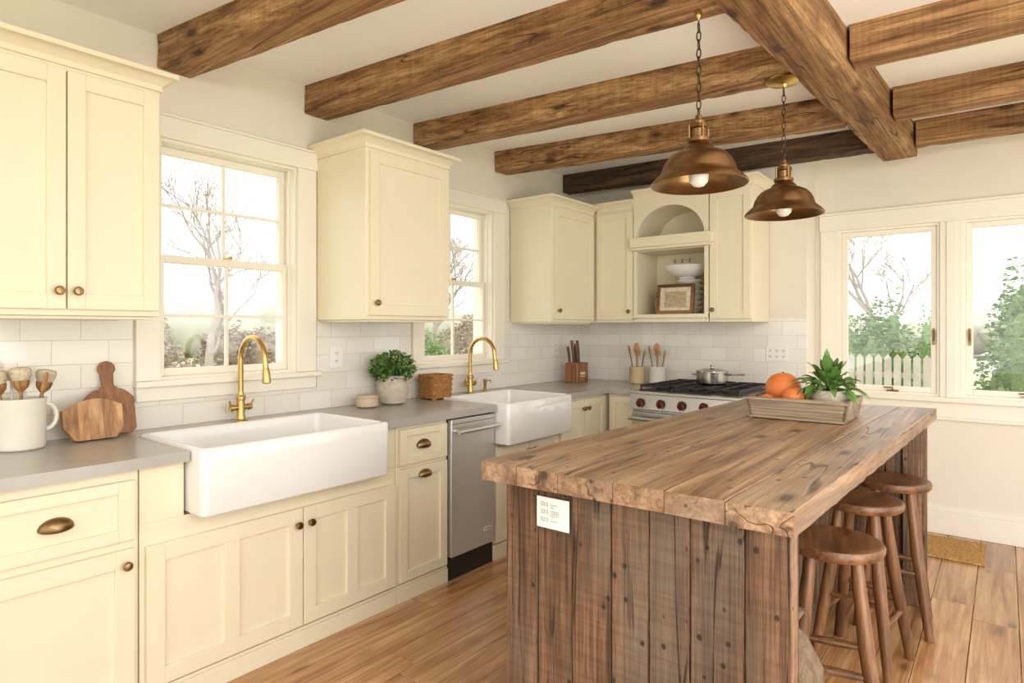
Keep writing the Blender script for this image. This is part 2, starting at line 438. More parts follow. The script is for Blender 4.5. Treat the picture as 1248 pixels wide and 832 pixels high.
# ------------------------------------------------------------------ beams
def beam(p0, p1, w, z0, z1, mat, label, seed):
    mb = MB(); p0 = Vector((p0[0], p0[1], 0)); p1 = Vector((p1[0], p1[1], 0))
    d = (p1-p0); ln = d.length; d.normalize(); nrm = Vector((-d.y, d.x, 0))
    n = max(8, int(ln/.035)); c = .006
    sec = [(0, c), (0, .2), (0, .4), (0, .6), (0, .8), (0, 1.0), (1, 1.0), (1, .8), (1, .6), (1, .4), (1, .2), (1, c), (1-c/w, 0), (.75, 0), (.5, 0), (.25, 0), (c/w, 0)]
    loops = []
    for i in range(n+1):
        q = p0 + d*(ln*i/n); lp = []
        for a, b in sec:
            zz = z0 + (z1-z0)*(b if b > c else (c/(z1-z0) if b == c else 0))
            pt = q + nrm*(w*a); pt.z = zz
            k = noise.noise(Vector((pt.x*1.7+seed*9, pt.y*1.7, pt.z*6)))*.006 + noise.noise(Vector((pt.x*13+seed*5, pt.y*13, pt.z*30)))*.0030
            corner = (b == c) or (b == 0 and a in (c/w, 1-c/w))
            if corner: k -= max(0, noise.noise(Vector((pt.x*11+seed*3, pt.y*11, 7)))-.18) * .020
            side = nrm*(k if a > .5 else -k) if a in (0, 1) else Vector((0,0,0))
            if b < 1.0:
                pt = pt + side + (Vector((0,0,-k*.7+.002)) if b <= c else Vector((0,0,0)))
            lp.append(pt)
        loops.append(lp)
    mb.rings(loops)
    return make(mb, 'ceiling_beam', mat, None, label, 'beam', group='exposed ceiling beams', ang=38)
def xc(y): return 2.273 + (y-2.18)*.0518
CW = .195
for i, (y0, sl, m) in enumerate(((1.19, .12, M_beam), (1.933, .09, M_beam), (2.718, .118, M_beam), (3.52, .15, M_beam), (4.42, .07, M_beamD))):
    xe = xc(y0+.3)-CW/2-.006
    beam((.008, y0), (xe, y0+sl*xe), .15 if i < 4 else .12, 2.50, ZC, m, 'dark-stained rough-hewn ceiling beam against the end wall' if i == 4 else 'rough-hewn reclaimed wood ceiling beam with knots and cracks', i)
for i, (y0, m) in enumerate(((2.99, M_beam), (3.91, M_beam), (4.62, M_beamD))):
    xs = xc(y0)+CW/2+.016
    beam((xs, y0), (XR-.02, y0+.05), .16 if i < 2 else .13, 2.50, ZC, m if i < 2 else M_beam, 'rough-hewn reclaimed wood ceiling beam joining the cross beam', 10+i)
beam((xc(.3)+CW/2, .3), (xc(4.79)+CW/2, 4.79), CW, 2.46, ZC, M_beamY, 'heavy reclaimed cross beam carrying the smaller beams', 20)

# ------------------------------------------------------------------ base cabinets, left run
FXX = .612
MX = FX(FXX)
SY0 = 1.045
def cab(label, loc): return root('base_cabinet', label, 'cabinet', loc)
r = cab('cream shaker base cabinet with drawer beside the farmhouse sink', (.3, .65, 0))
mb = MB(); mb.box(.01, FXX, .20, .884, .09, .869); make(mb, 'body', M_cream, r, bevel=.002)
mb = MB(); mb.box(.02, FXX+.012, .20, .884, 0, .075); mb.box(.02, FXX+.006, .20, .884, .075, .088); make(mb, 'toe_kick', M_cream, r, bevel=.002)
mb = MB(); shaker(mb, MX, .42, .868, .635, .835, .05, rail=.04); d = make(mb, 'drawer', M_cream, r, bevel=.0015); cup(d, MX, .645, .735, .009)
mb = MB(); shaker(mb, MX, .42, .868, .10, .605, .06); d = make(mb, 'door', M_cream, r, bevel=.0015); knob(d, MX, .838, .555)
r = cab('cream shaker sink cabinet with two doors', (.3, 1.46, 0))
mb = MB(); mb.box(.01, FXX, .888, 2.034, .09, .672); mb.box(.01, FXX, .888, SY0-.008, .672, .869); mb.box(.01, FXX, 1.910, 2.034, .672, .869)
make(mb, 'body', M_cream, r, bevel=.002)
mb = MB(); mb.box(.02, FXX+.012, .888, 2.034, 0, .075); mb.box(.02, FXX+.006, .888, 2.034, .075, .088); make(mb, 'toe_kick', M_cream, r, bevel=.002)
mb = MB(); shaker(mb, MX, .905, 1.513, .10, .595, .06, mid=True); d = make(mb, 'door', M_cream, r, bevel=.0015); knob(d, MX, 1.485, .530)
mb = MB(); shaker(mb, MX, 1.518, 2.022, .10, .595, .06, mid=True); d = make(mb, 'door', M_cream, r, bevel=.0015); knob(d, MX, 1.546, .530)
r = cab('narrow cream base cabinet with drawer beside the dishwasher', (.3, 2.21, 0))
mb = MB(); mb.box(.01, FXX, 2.038, 2.392, .09, .869); make(mb, 'body', M_cream, r, bevel=.002)
mb = MB(); mb.box(.02, FXX+.012, 2.038, 2.392, 0, .075); mb.box(.02, FXX+.006, 2.038, 2.392, .075, .088); make(mb, 'toe_kick', M_cream, r, bevel=.002)
mb = MB(); shaker(mb, MX, 2.052, 2.380, .675, .85, .045, rail=.035); d = make(mb, 'drawer', M_cream, r, bevel=.0015); cup(d, MX, 2.216, .765, .009)
mb = MB(); shaker(mb, MX, 2.052, 2.380, .10, .655, .05); d = make(mb, 'door', M_cream, r, bevel=.0015); cup(d, MX, 2.216, .618, .018, .044, .022)
r = cab('cream base cabinet below the small sink', (.3, 3.1, 0))
mb = MB(); mb.box(.01, FXX, 2.77, 3.448, .09, .672); make(mb, 'body', M_cream, r, bevel=.002)
mb = MB(); mb.box(.02, FXX+.012, 2.77, 3.448, 0, .088); make(mb, 'toe_kick', M_cream, r, bevel=.002)
mb = MB(); shaker(mb, MX, 2.785, 3.105, .10, .655, .05); d = make(mb, 'door', M_cream, r, bevel=.0015); knob(d, MX, 3.08, .60)
mb = MB(); shaker(mb, MX, 3.111, 3.435, .10, .655, .05); d = make(mb, 'door', M_cream, r, bevel=.0015); knob(d, MX, 3.137, .60)
r = cab('cream corner base cabinet with two doors', (.3, 3.8, 0))
mb = MB(); mb.box(.01, FXX, 3.452, 4.69, .09, .869); make(mb, 'body', M_cream, r, bevel=.002)
mb = MB(); mb.box(.02, FXX+.012, 3.452, 4.05, 0, .088); make(mb, 'toe_kick', M_cream, r, bevel=.002)
mb = MB(); shaker(mb, MX, 3.465, 3.755, .10, .85, .05); d = make(mb, 'door', M_cream, r, bevel=.0015); knob(d, MX, 3.73, .79)
mb = MB(); shaker(mb, MX, 3.761, 4.045, .10, .85, .05); d = make(mb, 'door', M_cream, r, bevel=.0015); knob(d, MX, 3.787, .79)
MY = FY(4.088)
r = cab('narrow cream base cabinet between corner and range', (.76, 4.4, 0))
mb = MB(); mb.box(.635, .893, 4.088, 4.69, .09, .869); make(mb, 'body', M_cream, r, bevel=.002)
mb = MB(); mb.box(.635, .893, 4.078, 4.69, 0, .088); make(mb, 'toe_kick', M_cream, r, bevel=.002)
mb = MB(); shaker(mb, MY, .655, .882, .10, .85, .045); d = make(mb, 'door', M_cream, r, bevel=.0015); knob(d, MY, .86, .79)
r = cab('narrow cream base cabinet beside the range', (1.76, 4.4, 0))
mb = MB(); mb.box(1.668, 1.85, 4.088, 4.69, .09, .869); make(mb, 'body', M_cream, r, bevel=.002)
mb = MB(); mb.box(1.668, 1.85, 4.078, 4.69, 0, .088); make(mb, 'toe_kick', M_cream, r, bevel=.002)
mb = MB(); shaker(mb, MY, 1.68, 1.84, .10, .85, .04); d = make(mb, 'door', M_cream, r, bevel=.0015); knob(d, MY, 1.70, .79)

# worktop
mb = MB()
z0, z1 = .872, .910
mb.box(.009, .185, .20, 4.691, z0, z1)
for a, b in ((.20, SY0-.005), (1.905, 2.768), (3.452, 4.691)): mb.box(.185, .652, a, b, z0, z1)
mb.box(.652, .896, 4.05, 4.691, z0, z1)
make(mb, 'worktop', M_counter, None, 'grey stone worktop running along both walls', 'countertop')
mb = MB(); mb.box(1.666, 1.855, 4.05, 4.691, z0, z1)
make(mb, 'worktop', M_counter, None, 'short grey stone worktop beside the range', 'countertop', bevel=.003)

# ------------------------------------------------------------------ sinks
def rr(x0, x1, y0, y1, r, z, n=6):
    pts = []
    for cx, cy, a0 in ((x1-r, y1-r, 0), (x0+r, y1-r, 90), (x0+r, y0+r, 180), (x1-r, y0+r, 270)):
        for i in range(n+1):
            a = math.radians(a0+90*i/n); pts.append((cx+r*math.cos(a), cy+r*math.sin(a), z))
    return pts
def sink(x0, x1, y0, y1, zb, zt, label):
    mb = MB(); t = .026
    L_ = [rr(x0+.004, x1-.004, y0+.004, y1-.004, .018, zb), rr(x0, x1, y0, y1, .026, zb+.008), rr(x0, x1, y0, y1, .026, zt-.010), rr(x0+.003, x1-.003, y0+.003, y1-.003, .025, zt-.003), rr(x0+.009, x1-.009, y0+.009, y1-.009, .022, zt),
         rr(x0+t-.006, x1-t+.006, y0+t-.006, y1-t+.006, .03, zt), rr(x0+t, x1-t, y0+t, y1-t, .03, zt-.006), rr(x0+t+.004, x1-t-.004, y0+t+.004, y1-t-.004, .035, zb+.06), rr(x0+t+.03, x1-t-.03, y0+t+.03, y1-t-.03, .03, zb+.03)]
    mb.rings(L_)
    o = make(mb, 'farmhouse_sink', M_sink, None, label, 'sink', ang=60, bevel=.004)
    mb = MB(); mb.lathe([(.045, zb+.031), (.045, zb+.034), (.03, zb+.034), (.02, zb+.032)], ((x0+x1)/2, (y0+y1)/2, 0), 20)
    make(mb, 'drain', M_steel, o)
sink(.19, .735, SY0, 1.900, .680, .922, 'large white fireclay apron-front sink below the window')
sink(.19, .735, 2.773, 3.446, .680, .922, 'smaller white fireclay apron-front sink beside the dishwasher')

# ------------------------------------------------------------------ faucets
def faucet(x, y, hgt, label):
    r = root('faucet', label, 'faucet', (x, y, .910)); z = .910
    mb = MB(); mb.lathe([(.030, z), (.030, z+.006), (.022, z+.012), (.019, z+.03), (.019, z+.10), (.023, z+.105), (.023, z+.118), (.015, z+.125), (.0125, z+.14)], (x, y, 0), 24)
    make(mb, 'base', M_brass, r)
    pts = [(x, y, z+.13), (x, y, z+hgt-.11)]; rd = .108
    for i in range(1, 15):
        a = math.pi*i/14*1.0; pts.append((x+rd-rd*math.cos(a), y, z+hgt-.11+rd*math.sin(a)))
    pts.append((x+2*rd+.006, y, z+hgt-.15))
    mb = MB(); mb.tube(pts, .0125, 16); make(mb, 'spout', M_brass, r)
    e = pts[-1]
    mb = MB(); mb.tube([(e[0]-.001, y, e[2]+.01), (e[0]+.002, y, e[2]-.01), (e[0]+.006, y, e[2]-.055), (e[0]+.006, y, e[2]-.06)], [.014, .017, .019, .015], 16); make(mb, 'spray_head', M_brass, r)
    for s in (-1, 1):
        mb = MB(); mb.tube([(x, y, z+.065), (x, y+s*.04, z+.065)], .013, 12); mb.tube([(x, y+s*.036, z+.065), (x, y+s*.052, z+.067)], [.017, .015], 12)
        mb.tube([(x, y+s*.046, z+.068), (x+.01, y+s*.06, z+.10)], [.006, .004], 8)
        make(mb, 'handle', M_brass, r)
faucet(.10, 1.525, .40, 'brushed brass gooseneck faucet at the large sink')
faucet(.10, 3.145, .375, 'brushed brass gooseneck faucet at the small sink')
mb = MB(); mb.lathe([(.018,.910),(.018,.918),(.011,.925),(.011,.975),(.014,.98),(.014,.995),(.003,1.0)], (.10, 3.30, 0), 18); mb.tube([(.10,3.30,.985),(.15,3.30,.99),(.155,3.30,.975)], .005, 8)
make(mb, 'soap_dispenser', M_brass, None, 'small brushed brass soap pump beside the faucet', 'soap dispenser')

# ------------------------------------------------------------------ dishwasher
r = root('dishwasher', 'stainless steel dishwasher with bar handle below worktop', 'dishwasher', (.3, 2.58, 0))
mb = MB(); mb.box(.03, .608, 2.398, 2.764, .10, .868); make(mb, 'body', M_black, r)
mb = MB(); mb.box(.608, .640, 2.402, 2.760, .125, .862); dd = make(mb, 'door', M_steelb, r, bevel=.006, seg=3)
mb = MB(); mb.tube([(.64, 2.43, .80), (.685, 2.43, .80)], .009, 10); mb.tube([(.64, 2.73, .80), (.685, 2.73, .80)], .009, 10); mb.tube([(.685, 2.415, .80), (.685, 2.745, .80)], .013, 14); make(mb, 'handle', M_steelb, dd)
mb = MB(); mb.box(.6395, .6412, 2.405, 2.757, .835, .838); make(mb, 'control_strip', M_black, dd)
mb = MB(); mb.box(.640, .6415, 2.665, 2.725, .205, .225); make(mb, 'badge', M_plate, dd, label='small pale maker badge')
mb = MB()
for k in range(4): mb.box(.6415, .6419, 2.671+k*.013, 2.680+k*.013, .210, .220)
make(mb, 'badge_lettering', M_ink, dd)
mb = MB(); mb.box(.05, .585, 2.398, 2.764, 0, .10); mb.box(.585, .62, 2.398, 2.764, 0, .118); make(mb, 'kick_plate', M_black, r, bevel=.003)

# ------------------------------------------------------------------ wall cabinets
CH, CP = .066, .050
def upper(label, y0, y1, z0, z1, doors, ex=(0,1,1,1), UX=.38):
    MU = FX(UX)
    r = root('wall_cabinet', label, 'cabinet', (.19, (y0+y1)/2, z0))
    mb = MB(); mb.box(.009, UX, y0, y1, z0, z1); mb.box(.009, UX-.02, y0+.02, y1-.02, z0-.012, z0); make(mb, 'body', M_cream, r, bevel=.002)
    mb = MB(); crown(mb, .009, UX, y0, y1, z1, ex, h=CH, p=CP); make(mb, 'crown', M_cream, r)
    for a, b, kn in doors:
        mb = MB(); shaker(mb, MU, a, b, z0+.022, z1-.02, .055); d = make(mb, 'door', M_cream, r, bevel=.0015)
        knob(d, MU, kn, z0+.085)
    return r
upper('cream shaker wall cabinet with two doors and crown', .12, 1.05, 1.395, 2.265, [(.13, .435, .16), (.442, .736, .712), (.741, 1.040, .767)])
upper('cream shaker wall cabinet between the windows', 2.0, 2.595, 1.395, 2.265, [(2.02, 2.580, 2.05)], UX=.43)
upper('cream shaker corner wall cabinet beside the window', 3.70, 4.298, 1.395, 2.245, [(3.73, 4.27, 3.765)], ex=(0,1,1,0))
YU = 4.32; MUB = FY(YU)
r = root('wall_cabinet', 'cream wall cabinet in the corner above the knife block', 'cabinet', (.56, 4.5, 1.395))
mb = MB(); mb.box(.009, .728, YU, 4.691, 1.395, 2.265); make(mb, 'body', M_cream, r, bevel=.002)
mb = MB(); shaker(mb, MUB, .405, .722, 1.417, 2.245, .055); d = make(mb, 'door', M_cream, r, bevel=.0015); knob(d, MUB, .695, 1.48)
mb = MB(); crown(mb, .40, .728, YU, 4.691, 2.265, (0,0,1,0), h=CH, p=CP); make(mb, 'crown', M_cream, r)
# arched hutch
HX0, HX1 = .730, 1.312
r = root('open_hutch', 'cream open hutch with arched niche above the range', 'cabinet', (1.02, 4.5, 1.395))
mb = MB()
YF = YU-.02
mb.box(HX0, HX0+.02, YF+.02, 4.691, 1.42, 2.33); mb.box(HX1-.02, HX1, YF+.02, 4.691, 1.42, 2.33)
mb.box(HX0+.02, HX1-.02, 4.670, 4.691, 1.42, 2.33)
mb.box(HX0, HX1, YF+.02, 4.691, 2.31, 2.33); mb.box(HX0+.02, HX1-.02, YF+.02, 4.67, 1.93, 1.95)
mb.box(HX0, HX0+.03, YF, YF+.02, 1.42, 2.33); mb.box(HX1-.03, HX1, YF, YF+.02, 1.42, 2.33)
a0, a1 = HX0+.03, HX1-.03; cxm = (a0+a1)/2; ra = (a1-a0)/2; zs, za = 2.03, .225
n = 28
for i in range(n):
    t0, t1 = math.pi*(1-i/n), math.pi*(1-(i+1)/n)
    xA, xB = cxm+ra*math.cos(t0), cxm+ra*math.cos(t1); zA, zB = zs+za*math.sin(t0), zs+za*math.sin(t1)
    mb.add([(xA,YF,zA),(xB,YF,zB),(xB,YF,2.33),(xA,YF,2.33),(xA,YF+.02,zA),(xB,YF+.02,zB),(xB,YF+.02,2.33),(xA,YF+.02,2.33)],
           [(0,1,2,3),(7,6,5,4),(0,4,5,1)])
    mb.add([(xA,YF+.02,zA),(xB,YF+.02,zB),(xB,4.67,zB),(xA,4.67,zA)], [(0,1,2,3)])
make(mb, 'body', M_cream, r)
mb = MB(); mb.box(HX0-.01, HX1+.04, YF-.05, YF+.02, 1.955, 2.03); mb.box(HX0+.0, HX1+.03, YF-.04, YF+.02, 1.935, 1.955); make(mb, 'fascia', M_cream, r, bevel=.004)
mb = MB(); mb.box(HX0, HX1+.0, YF-.02, 4.691, 1.425, 1.455); mb.box(HX0+.005, HX1-.005, YF, 4.691, 1.395, 1.425); make(mb, 'shelf', M_cream, r, bevel=.003)
mb = MB(); crown(mb, HX0, HX1, YF, 4.691, 2.33, (0,0,1,0), h=.06, p=.045); make(mb, 'crown', M_cream, r)
r = root('wall_cabinet', 'cream wall cabinet beside the arched hutch', 'cabinet', (1.46, 4.5, 1.395))
mb = MB(); mb.box(1.314, 1.61, YU, 4.691, 1.395, 2.33); make(mb, 'body', M_cream, r, bevel=.002)
mb = MB(); shaker(mb, MUB, 1.32, 1.602, 1.417, 2.31, .05); d = make(mb, 'door', M_cream, r, bevel=.0015); knob(d, MUB, 1.345, 1.48)
mb = MB(); crown(mb, 1.314, 1.61, YU, 4.691, 2.33, (0,1,1,0), h=CH, p=CP); make(mb, 'crown', M_cream, r)
# hutch contents
mb = MB(); mb.box(.88, 1.08, 4.655, 4.669, 1.885, 1.90)
rk = make(mb, 'hook_rail', M_cream, None, 'small rail of dark cup hooks under the shelf', 'hook rail')
for i in range(3):
    mb = MB(); x = .915+i*.06; mb.tube([(x, 4.655, 1.892), (x, 4.64, 1.888), (x, 4.63, 1.875), (x, 4.637, 1.862), (x, 4.65, 1.866)], .003, 6)
    make(mb, 'hook', M_dark, rk)
for k in range(6):
    z = 1.4565+k*.040
    mb = MB(); mb.lathe([(.045, z), (.05, z+.006), (.085, z+.028), (.105, z+.058), (.102, z+.060), (.080, z+.034), (.045, z+.016), (.001, z+.014)], (1.08, 4.53, 0), 32)
    make(mb, 'stacked_bowl', M_ceramic, None, 'cream bowl in a stack inside the hutch', 'bowl', group='stacked bowls in the hutch')
z = 1.719
mb = MB(); mb.lathe([(.06, z), (.065, z+.010), (.12, z+.030), (.160, z+.065), (.175, z+.092), (.179, z+.096), (.172, z+.097), (.152, z+.070), (.11, z+.037), (.001, z+.022)], (1.08, 4.48, 0), 44)
make(mb, 'wide_bowl', M_sink, None, 'wide white ceramic bowl atop the stacked bowls', 'bowl')
z = 1.456
mb = MB(); rad = .06; mb.lathe([(rad*.6, z), (rad, z+.03), (rad, z+.11), (rad*.7, z+.14), (rad*.6, z+.14), (rad*.8, z+.10), (.001, z+.015)], (.85, 4.56, 0), 28)
make(mb, 'small_jug', M_stone, None, 'small grey stoneware jug in hutch shadow', 'jug')
pf = root('picture_frame', 'small wooden framed print leaning in the hutch', 'picture frame', (1.02, 4.36, 1.456))
Mx = Matrix.Translation((1.035, 4.345, 1.457)) @ Matrix.Rotation(math.radians(-8), 4, 'X')
mb = MB()
for a in ((-.145,.145,0,.022,0,.025), (-.145,.145,0,.022,.200,.225), (-.145,-.120,0,.022,.025,.200), (.120,.145,0,.022,.025,.200)): mb.box(*a, Mx)
make(mb, 'frame', M_frame, pf, bevel=.002)
mb = MB(); mb.box(-.121,.121,.010,.016,.024,.201, Mx); make(mb, 'mat_board', M_paper, pf)
mb = MB(); mb.box(-.085,.085,.008,.010,.05,.17, Mx); make(mb, 'print', M_print, pf, label='faded pale landscape print')

# ------------------------------------------------------------------ range
r = root('kitchen_range', 'stainless steel gas range with red knobs', 'stove', (1.28, 4.3, 0))
mb = MB(); mb.box(.902, 1.660, 3.955, 4.685, .10, .895); mb.box(.93, 1.63, 4.02, 4.66, .0, .10); make(mb, 'body', M_steel, r, bevel=.003)
mb = MB(); mb.box(.900, 1.662, 3.93, 4.688, .895, .915); ct = make(mb, 'cooktop', M_steel, r, bevel=.003)
mb = MB(); mb.box(.93, 1.63, 3.99, 4.66, .915, .919); make(mb, 'burner_tray', M_black, ct)
for cx in (1.045, 1.28, 1.515):
    for cy in (4.15, 4.50):
        mb = MB(); mb.lathe([(.05, .919), (.05, .93), (.035, .936), (.001, .938)], (cx, cy, 0), 20)
        make(mb, 'burner', M_dark, ct)
for cx in (1.045, 1.28, 1.515):
    mb = MB()
    for xx in (cx-.108, cx+.100): mb.box(xx, xx+.010, 4.0, 4.65, .938, .953)
    for yy in (4.0, 4.145, 4.32, 4.495, 4.64): mb.box(cx-.108, cx+.110, yy, yy+.010, .940, .955)
    mb.box(cx-.004, cx+.006, 4.0, 4.65, .941, .956)
    for xx in (cx-.108, cx+.100):
        for yy in (4.0, 4.64): mb.box(xx, xx+.01, yy, yy+.01, .919, .94)
    make(mb, 'grate', M_black, ct, bevel=.0015)
mb = MB(); mb.prism([(3.955, .785), (3.905, .795), (3.925, .895), (3.955, .895)], .902, 1.660, Matrix(((0,0,1,0),(1,0,0,0),(0,1,0,0),(0,0,0,1))))
cp = make(mb, 'control_panel', M_steel, r, bevel=.002)
for i in range(5):
    x = .985+i*.148
    Mk = Matrix.Translation((x, 3.912, .84)) @ Matrix.Rotation(math.radians(90+11), 4, 'X')
    mb = MB(); mb.lathe([(.031, 0), (.031, .004), (.026, .006)], n=24, M=Mk); k0 = make(mb, 'bezel', M_black, cp)
    mb = MB(); mb.lathe([(.024, .004), (.022, .03), (.018, .034), (.001, .035)], n=20, M=Mk); mb.box(-.004, .004, -.022, .022, .03, .042, Mk); make(mb, 'knob', M_red, cp, label='red burner knob')
mb = MB(); mb.box(.908, 1.654, 3.925, 3.955, .20, .775); od = make(mb, 'oven_door', M_steel, r, bevel=.004)
mb = MB(); mb.box(1.03, 1.53, 3.922, 3.926, .32, .62); make(mb, 'oven_window', M_black, od)
mb = MB(); mb.tube([(.93, 3.93, .73), (.93, 3.875, .735)], .01, 10); mb.tube([(1.63, 3.93, .73), (1.63, 3.875, .735)], .01, 10); mb.tube([(.915, 3.872, .735), (1.645, 3.872, .735)], .014, 14); make(mb, 'handle', M_steel, od)
mb = MB(); mb.box(.908, 1.654, 3.935, 3.955, .105, .19); make(mb, 'drawer', M_steel, r, bevel=.003)
# pot
r = root('saucepan', 'stainless steel saucepan with lid on the range', 'pot', (1.31, 4.36, .956))
z = .956
M_pot = plain('polished_pot_steel', 'A9A7A3', .18, 1.0, var=.05)
mb = MB(); mb.lathe([(.098, z), (.108, z+.008), (.110, z+.085), (.113, z+.088)], (1.315, 4.36, 0), 36); make(mb, 'body', M_pot, r)
mb = MB(); mb.lathe([(.113, z+.088), (.112, z+.093), (.06, z+.108), (.012, z+.112), (.010, z+.122), (.016, z+.126), (.014, z+.134), (.001, z+.136)], (1.315, 4.36, 0), 36); make(mb, 'lid', M_pot, r)
mb = MB(); mb.tube([(1.42, 4.36, z+.068), (1.50, 4.34, z+.075), (1.56, 4.32, z+.08)], [.006, .007, .008], 10); make(mb, 'handle', M_pot, r)
mb = MB(); mb.tube([(1.21, 4.37, z+.06), (1.175, 4.38, z+.065), (1.175, 4.34, z+.065), (1.208, 4.335, z+.06)], .005, 8); make(mb, 'side_handle', M_pot, r)

# ------------------------------------------------------------------ crocks and utensils
def crock(x, y, z, r0, h, mat, label, handle=False):
    r = root('utensil_crock', label, 'crock', (x, y, z))
    mb = MB(); mb.lathe([(r0*.88, z), (r0*.97, z+.006), (r0, z+.02), (r0, z+h-.012), (r0*1.05, z+h-.006), (r0*1.05, z+h), (r0*.92, z+h), (r0*.90, z+h-.02), (r0*.86, z+.012), (.001, z+.01)], (x, y, 0), 36)
    make(mb, 'body', mat, r)
    if handle:
        mb = MB(); pts = []
        for i in range(11):
            a = math.pi*(-.5+i/10); pts.append((x, y+r0*.98+.035*math.cos(a), z+h*.60+.048*math.sin(a)))
        mb.tube(pts, .008, 10); make(mb, 'handle', mat, r)
def utensil(x, y, z, ln, az, tilt, kind, name, label, group, mat=None):
    M = Matrix.Translation((x, y, z)) @ Matrix.Rotation(az, 4, 'Z') @ Matrix.Rotation(tilt, 4, 'Y')
    mb = MB(); mb.tube([(0,0,0), (0,0,ln*.5), (0,0,ln*.8)], [.006, .005, .006], 8, M)
    if kind == 'spoon': mb.sphere((0,0,ln*.88), (.008, .026, .042), 14, 8, M)
    elif kind == 'spatula': mb.prism([(-.004,-.02),(.004,-.02),(.004,.02),(-.004,.02)], ln*.78, ln, M)
    elif kind == 'brush': mb.lathe([(.008, ln*.70), (.022, ln*.76), (.026, ln*.82), (.026, ln*.845)], n=16, M=M)
    o = make(mb, name, mat or M_spoon, None, label, 'kitchen utensil', group=group)
    if kind == 'brush':
        mb = MB(); mb.lathe([(.024, ln*.846), (.031, ln*.90), (.033, ln*.97), (.028, ln*1.01), (.010, ln*1.02)], n=16, M=M)
        make(mb, 'bristles', M_bristle, o)
CY = .672
crock(.135, CY, .911, .076, .185, M_ceramic, 'large cream ceramic utensil crock with side handle', True)
G = 'utensils in the large crock'
for i, (ox, oy, az, ti, k, ln) in enumerate(((.0,-.03,-1.7,.16,'brush',.27),(.03,.0,-2.6,.04,'brush',.28),(-.01,.035,1.4,.17,'brush',.27),(.02,.02,1.2,.20,'spoon',.26),(-.035,-.015,-.6,.04,'spatula',.30))):
    utensil(.135+ox, CY+oy, .925, ln, az, ti, k, {'spoon':'wooden_spoon','brush':'wooden_brush','spatula':'spatula'}[k], {'spoon':'wooden spoon standing in the cream crock','brush':'pale bristle brush with wooden handle in crock','spatula':'white spatula standing in the cream crock'}[k], G, M_spoon if i != 4 else M_ceramic)
crock(.648, 4.52, .911, .062, .135, plain('tan_stoneware', 'CDB68E', .5, var=.08), 'tan stoneware utensil crock on the end worktop')
crock(.808, 4.55, .911, .062, .14, M_ceramic, 'white utensil crock beside the range')
G = 'utensils in the small crocks'
for cx, cy in ((.648, 4.52), (.808, 4.55)):
    for j in range(4):
        az = j*1.57+.4; utensil(cx+.015*math.cos(az), cy+.015*math.sin(az), .925, .25+.02*j, az, .18, ['spoon','spatula','spoon','spoon'][j], ['wooden_spoon','spatula','wooden_spoon','wooden_spoon'][j], 'wooden cooking utensil standing in a small crock', G)

# knife block
r = root('knife_block', 'wooden knife block with dark handled knives in corner', 'knife block', (.19, 4.35, .91))
x, y, z = .20, 4.33, .911
mb = MB(); mb.box(x-.06, x+.06, y-.085, y+.085, z, z+.16); make(mb, 'block', M_board, r, bevel=.006)
mb = MB()
for k in range(4): mb.box(x+.0601, x+.0605, y-.035+k*.019, y-.021+k*.019, z+.065, z+.085)
mb.box(x+.0601, x+.0605, y-.035, y+.036, z+.048, z+.054); make(mb, 'lettering', M_plate, r)
for i in range(5):
    xx = x-.03+.02*(i % 3); yy = y-.055+.027*i; h = .13+.025*((i*2) % 3)
    mb = MB(); mb.tube([(xx, yy, z+.158), (xx-.004, yy-.006, z+.16+h*.5), (xx-.012, yy-.012, z+.16+h)], [.010, .012, .013], 10); make(mb, 'knife_handle', M_leg, r)

# cutting boards
def board_pts(w, h, hw, hh):
    pts = [(-w/2+.02, 0), (w/2-.02, 0), (w/2, .02), (w/2, h-.04)]
    for i in range(1, 6): a = i/5; pts.append((w/2-.055*a, h-.04+.04*math.sin(a*math.pi/2)))
    pts.append((hw/2, h+.015))
    for i in range(0, 9):
        a = math.pi*(-.25+1.5*i/8); pts.append((.032*math.cos(a), h+hh-.03+.032*math.sin(a)))
    pts.append((-hw/2, h+.015))
    for i in range(5, 0, -1): a = i/5; pts.append((-w/2+.055*a, h-.04+.04*math.sin(a*math.pi/2)))
    pts.append((-w/2, h-.04)); pts.append((-w/2, .02))
    return pts
PM = Matrix(((0,0,1,0),(1,0,0,0),(0,1,0,0),(0,0,0,1)))
Mb = Matrix.Translation((.085, .985, .914)) @ Matrix.Rotation(math.radians(-13), 4, 'Y') @ PM
mb = MB(); mb.prism(board_pts(.185, .19, .04, .115), -.011, .011, Mb)
make(mb, 'cutting_board', M_board, None, 'walnut cutting board with round handle leaning on tile', 'cutting board', bevel=.004)
Mb = Matrix.Translation((.150, .905, .914)) @ Matrix.Rotation(math.radians(-14), 4, 'Y') @ PM
mb = MB()
def strip(a, b):
    lo = lambda s: max(0.0, (-.07-s)*1.6, (s-.07)*1.2)
    hi = lambda s: .105+.055*math.cos((s-.01)*11) if s < .05 else .105+.055*math.cos(.04*11)-(s-.05)*.5
    n = 6; top = [(a+(b-a)*i/n, hi(a+(b-a)*i/n)) for i in range(n, -1, -1)]
    bot = [(a+(b-a)*i/n, lo(a+(b-a)*i/n)) for i in range(n+1)]
    mb.prism(bot+top, -.014, .014, Mb)
for a, b in ((-.105,-.055), (-.055,-.02), (-.02,.03), (.03,.065), (.065,.10)): strip(a+.0002, b-.0002)
make(mb, 'cutting_board', M_boardL, None, 'small rounded cutting board of striped pale and dark wood', 'cutting board')

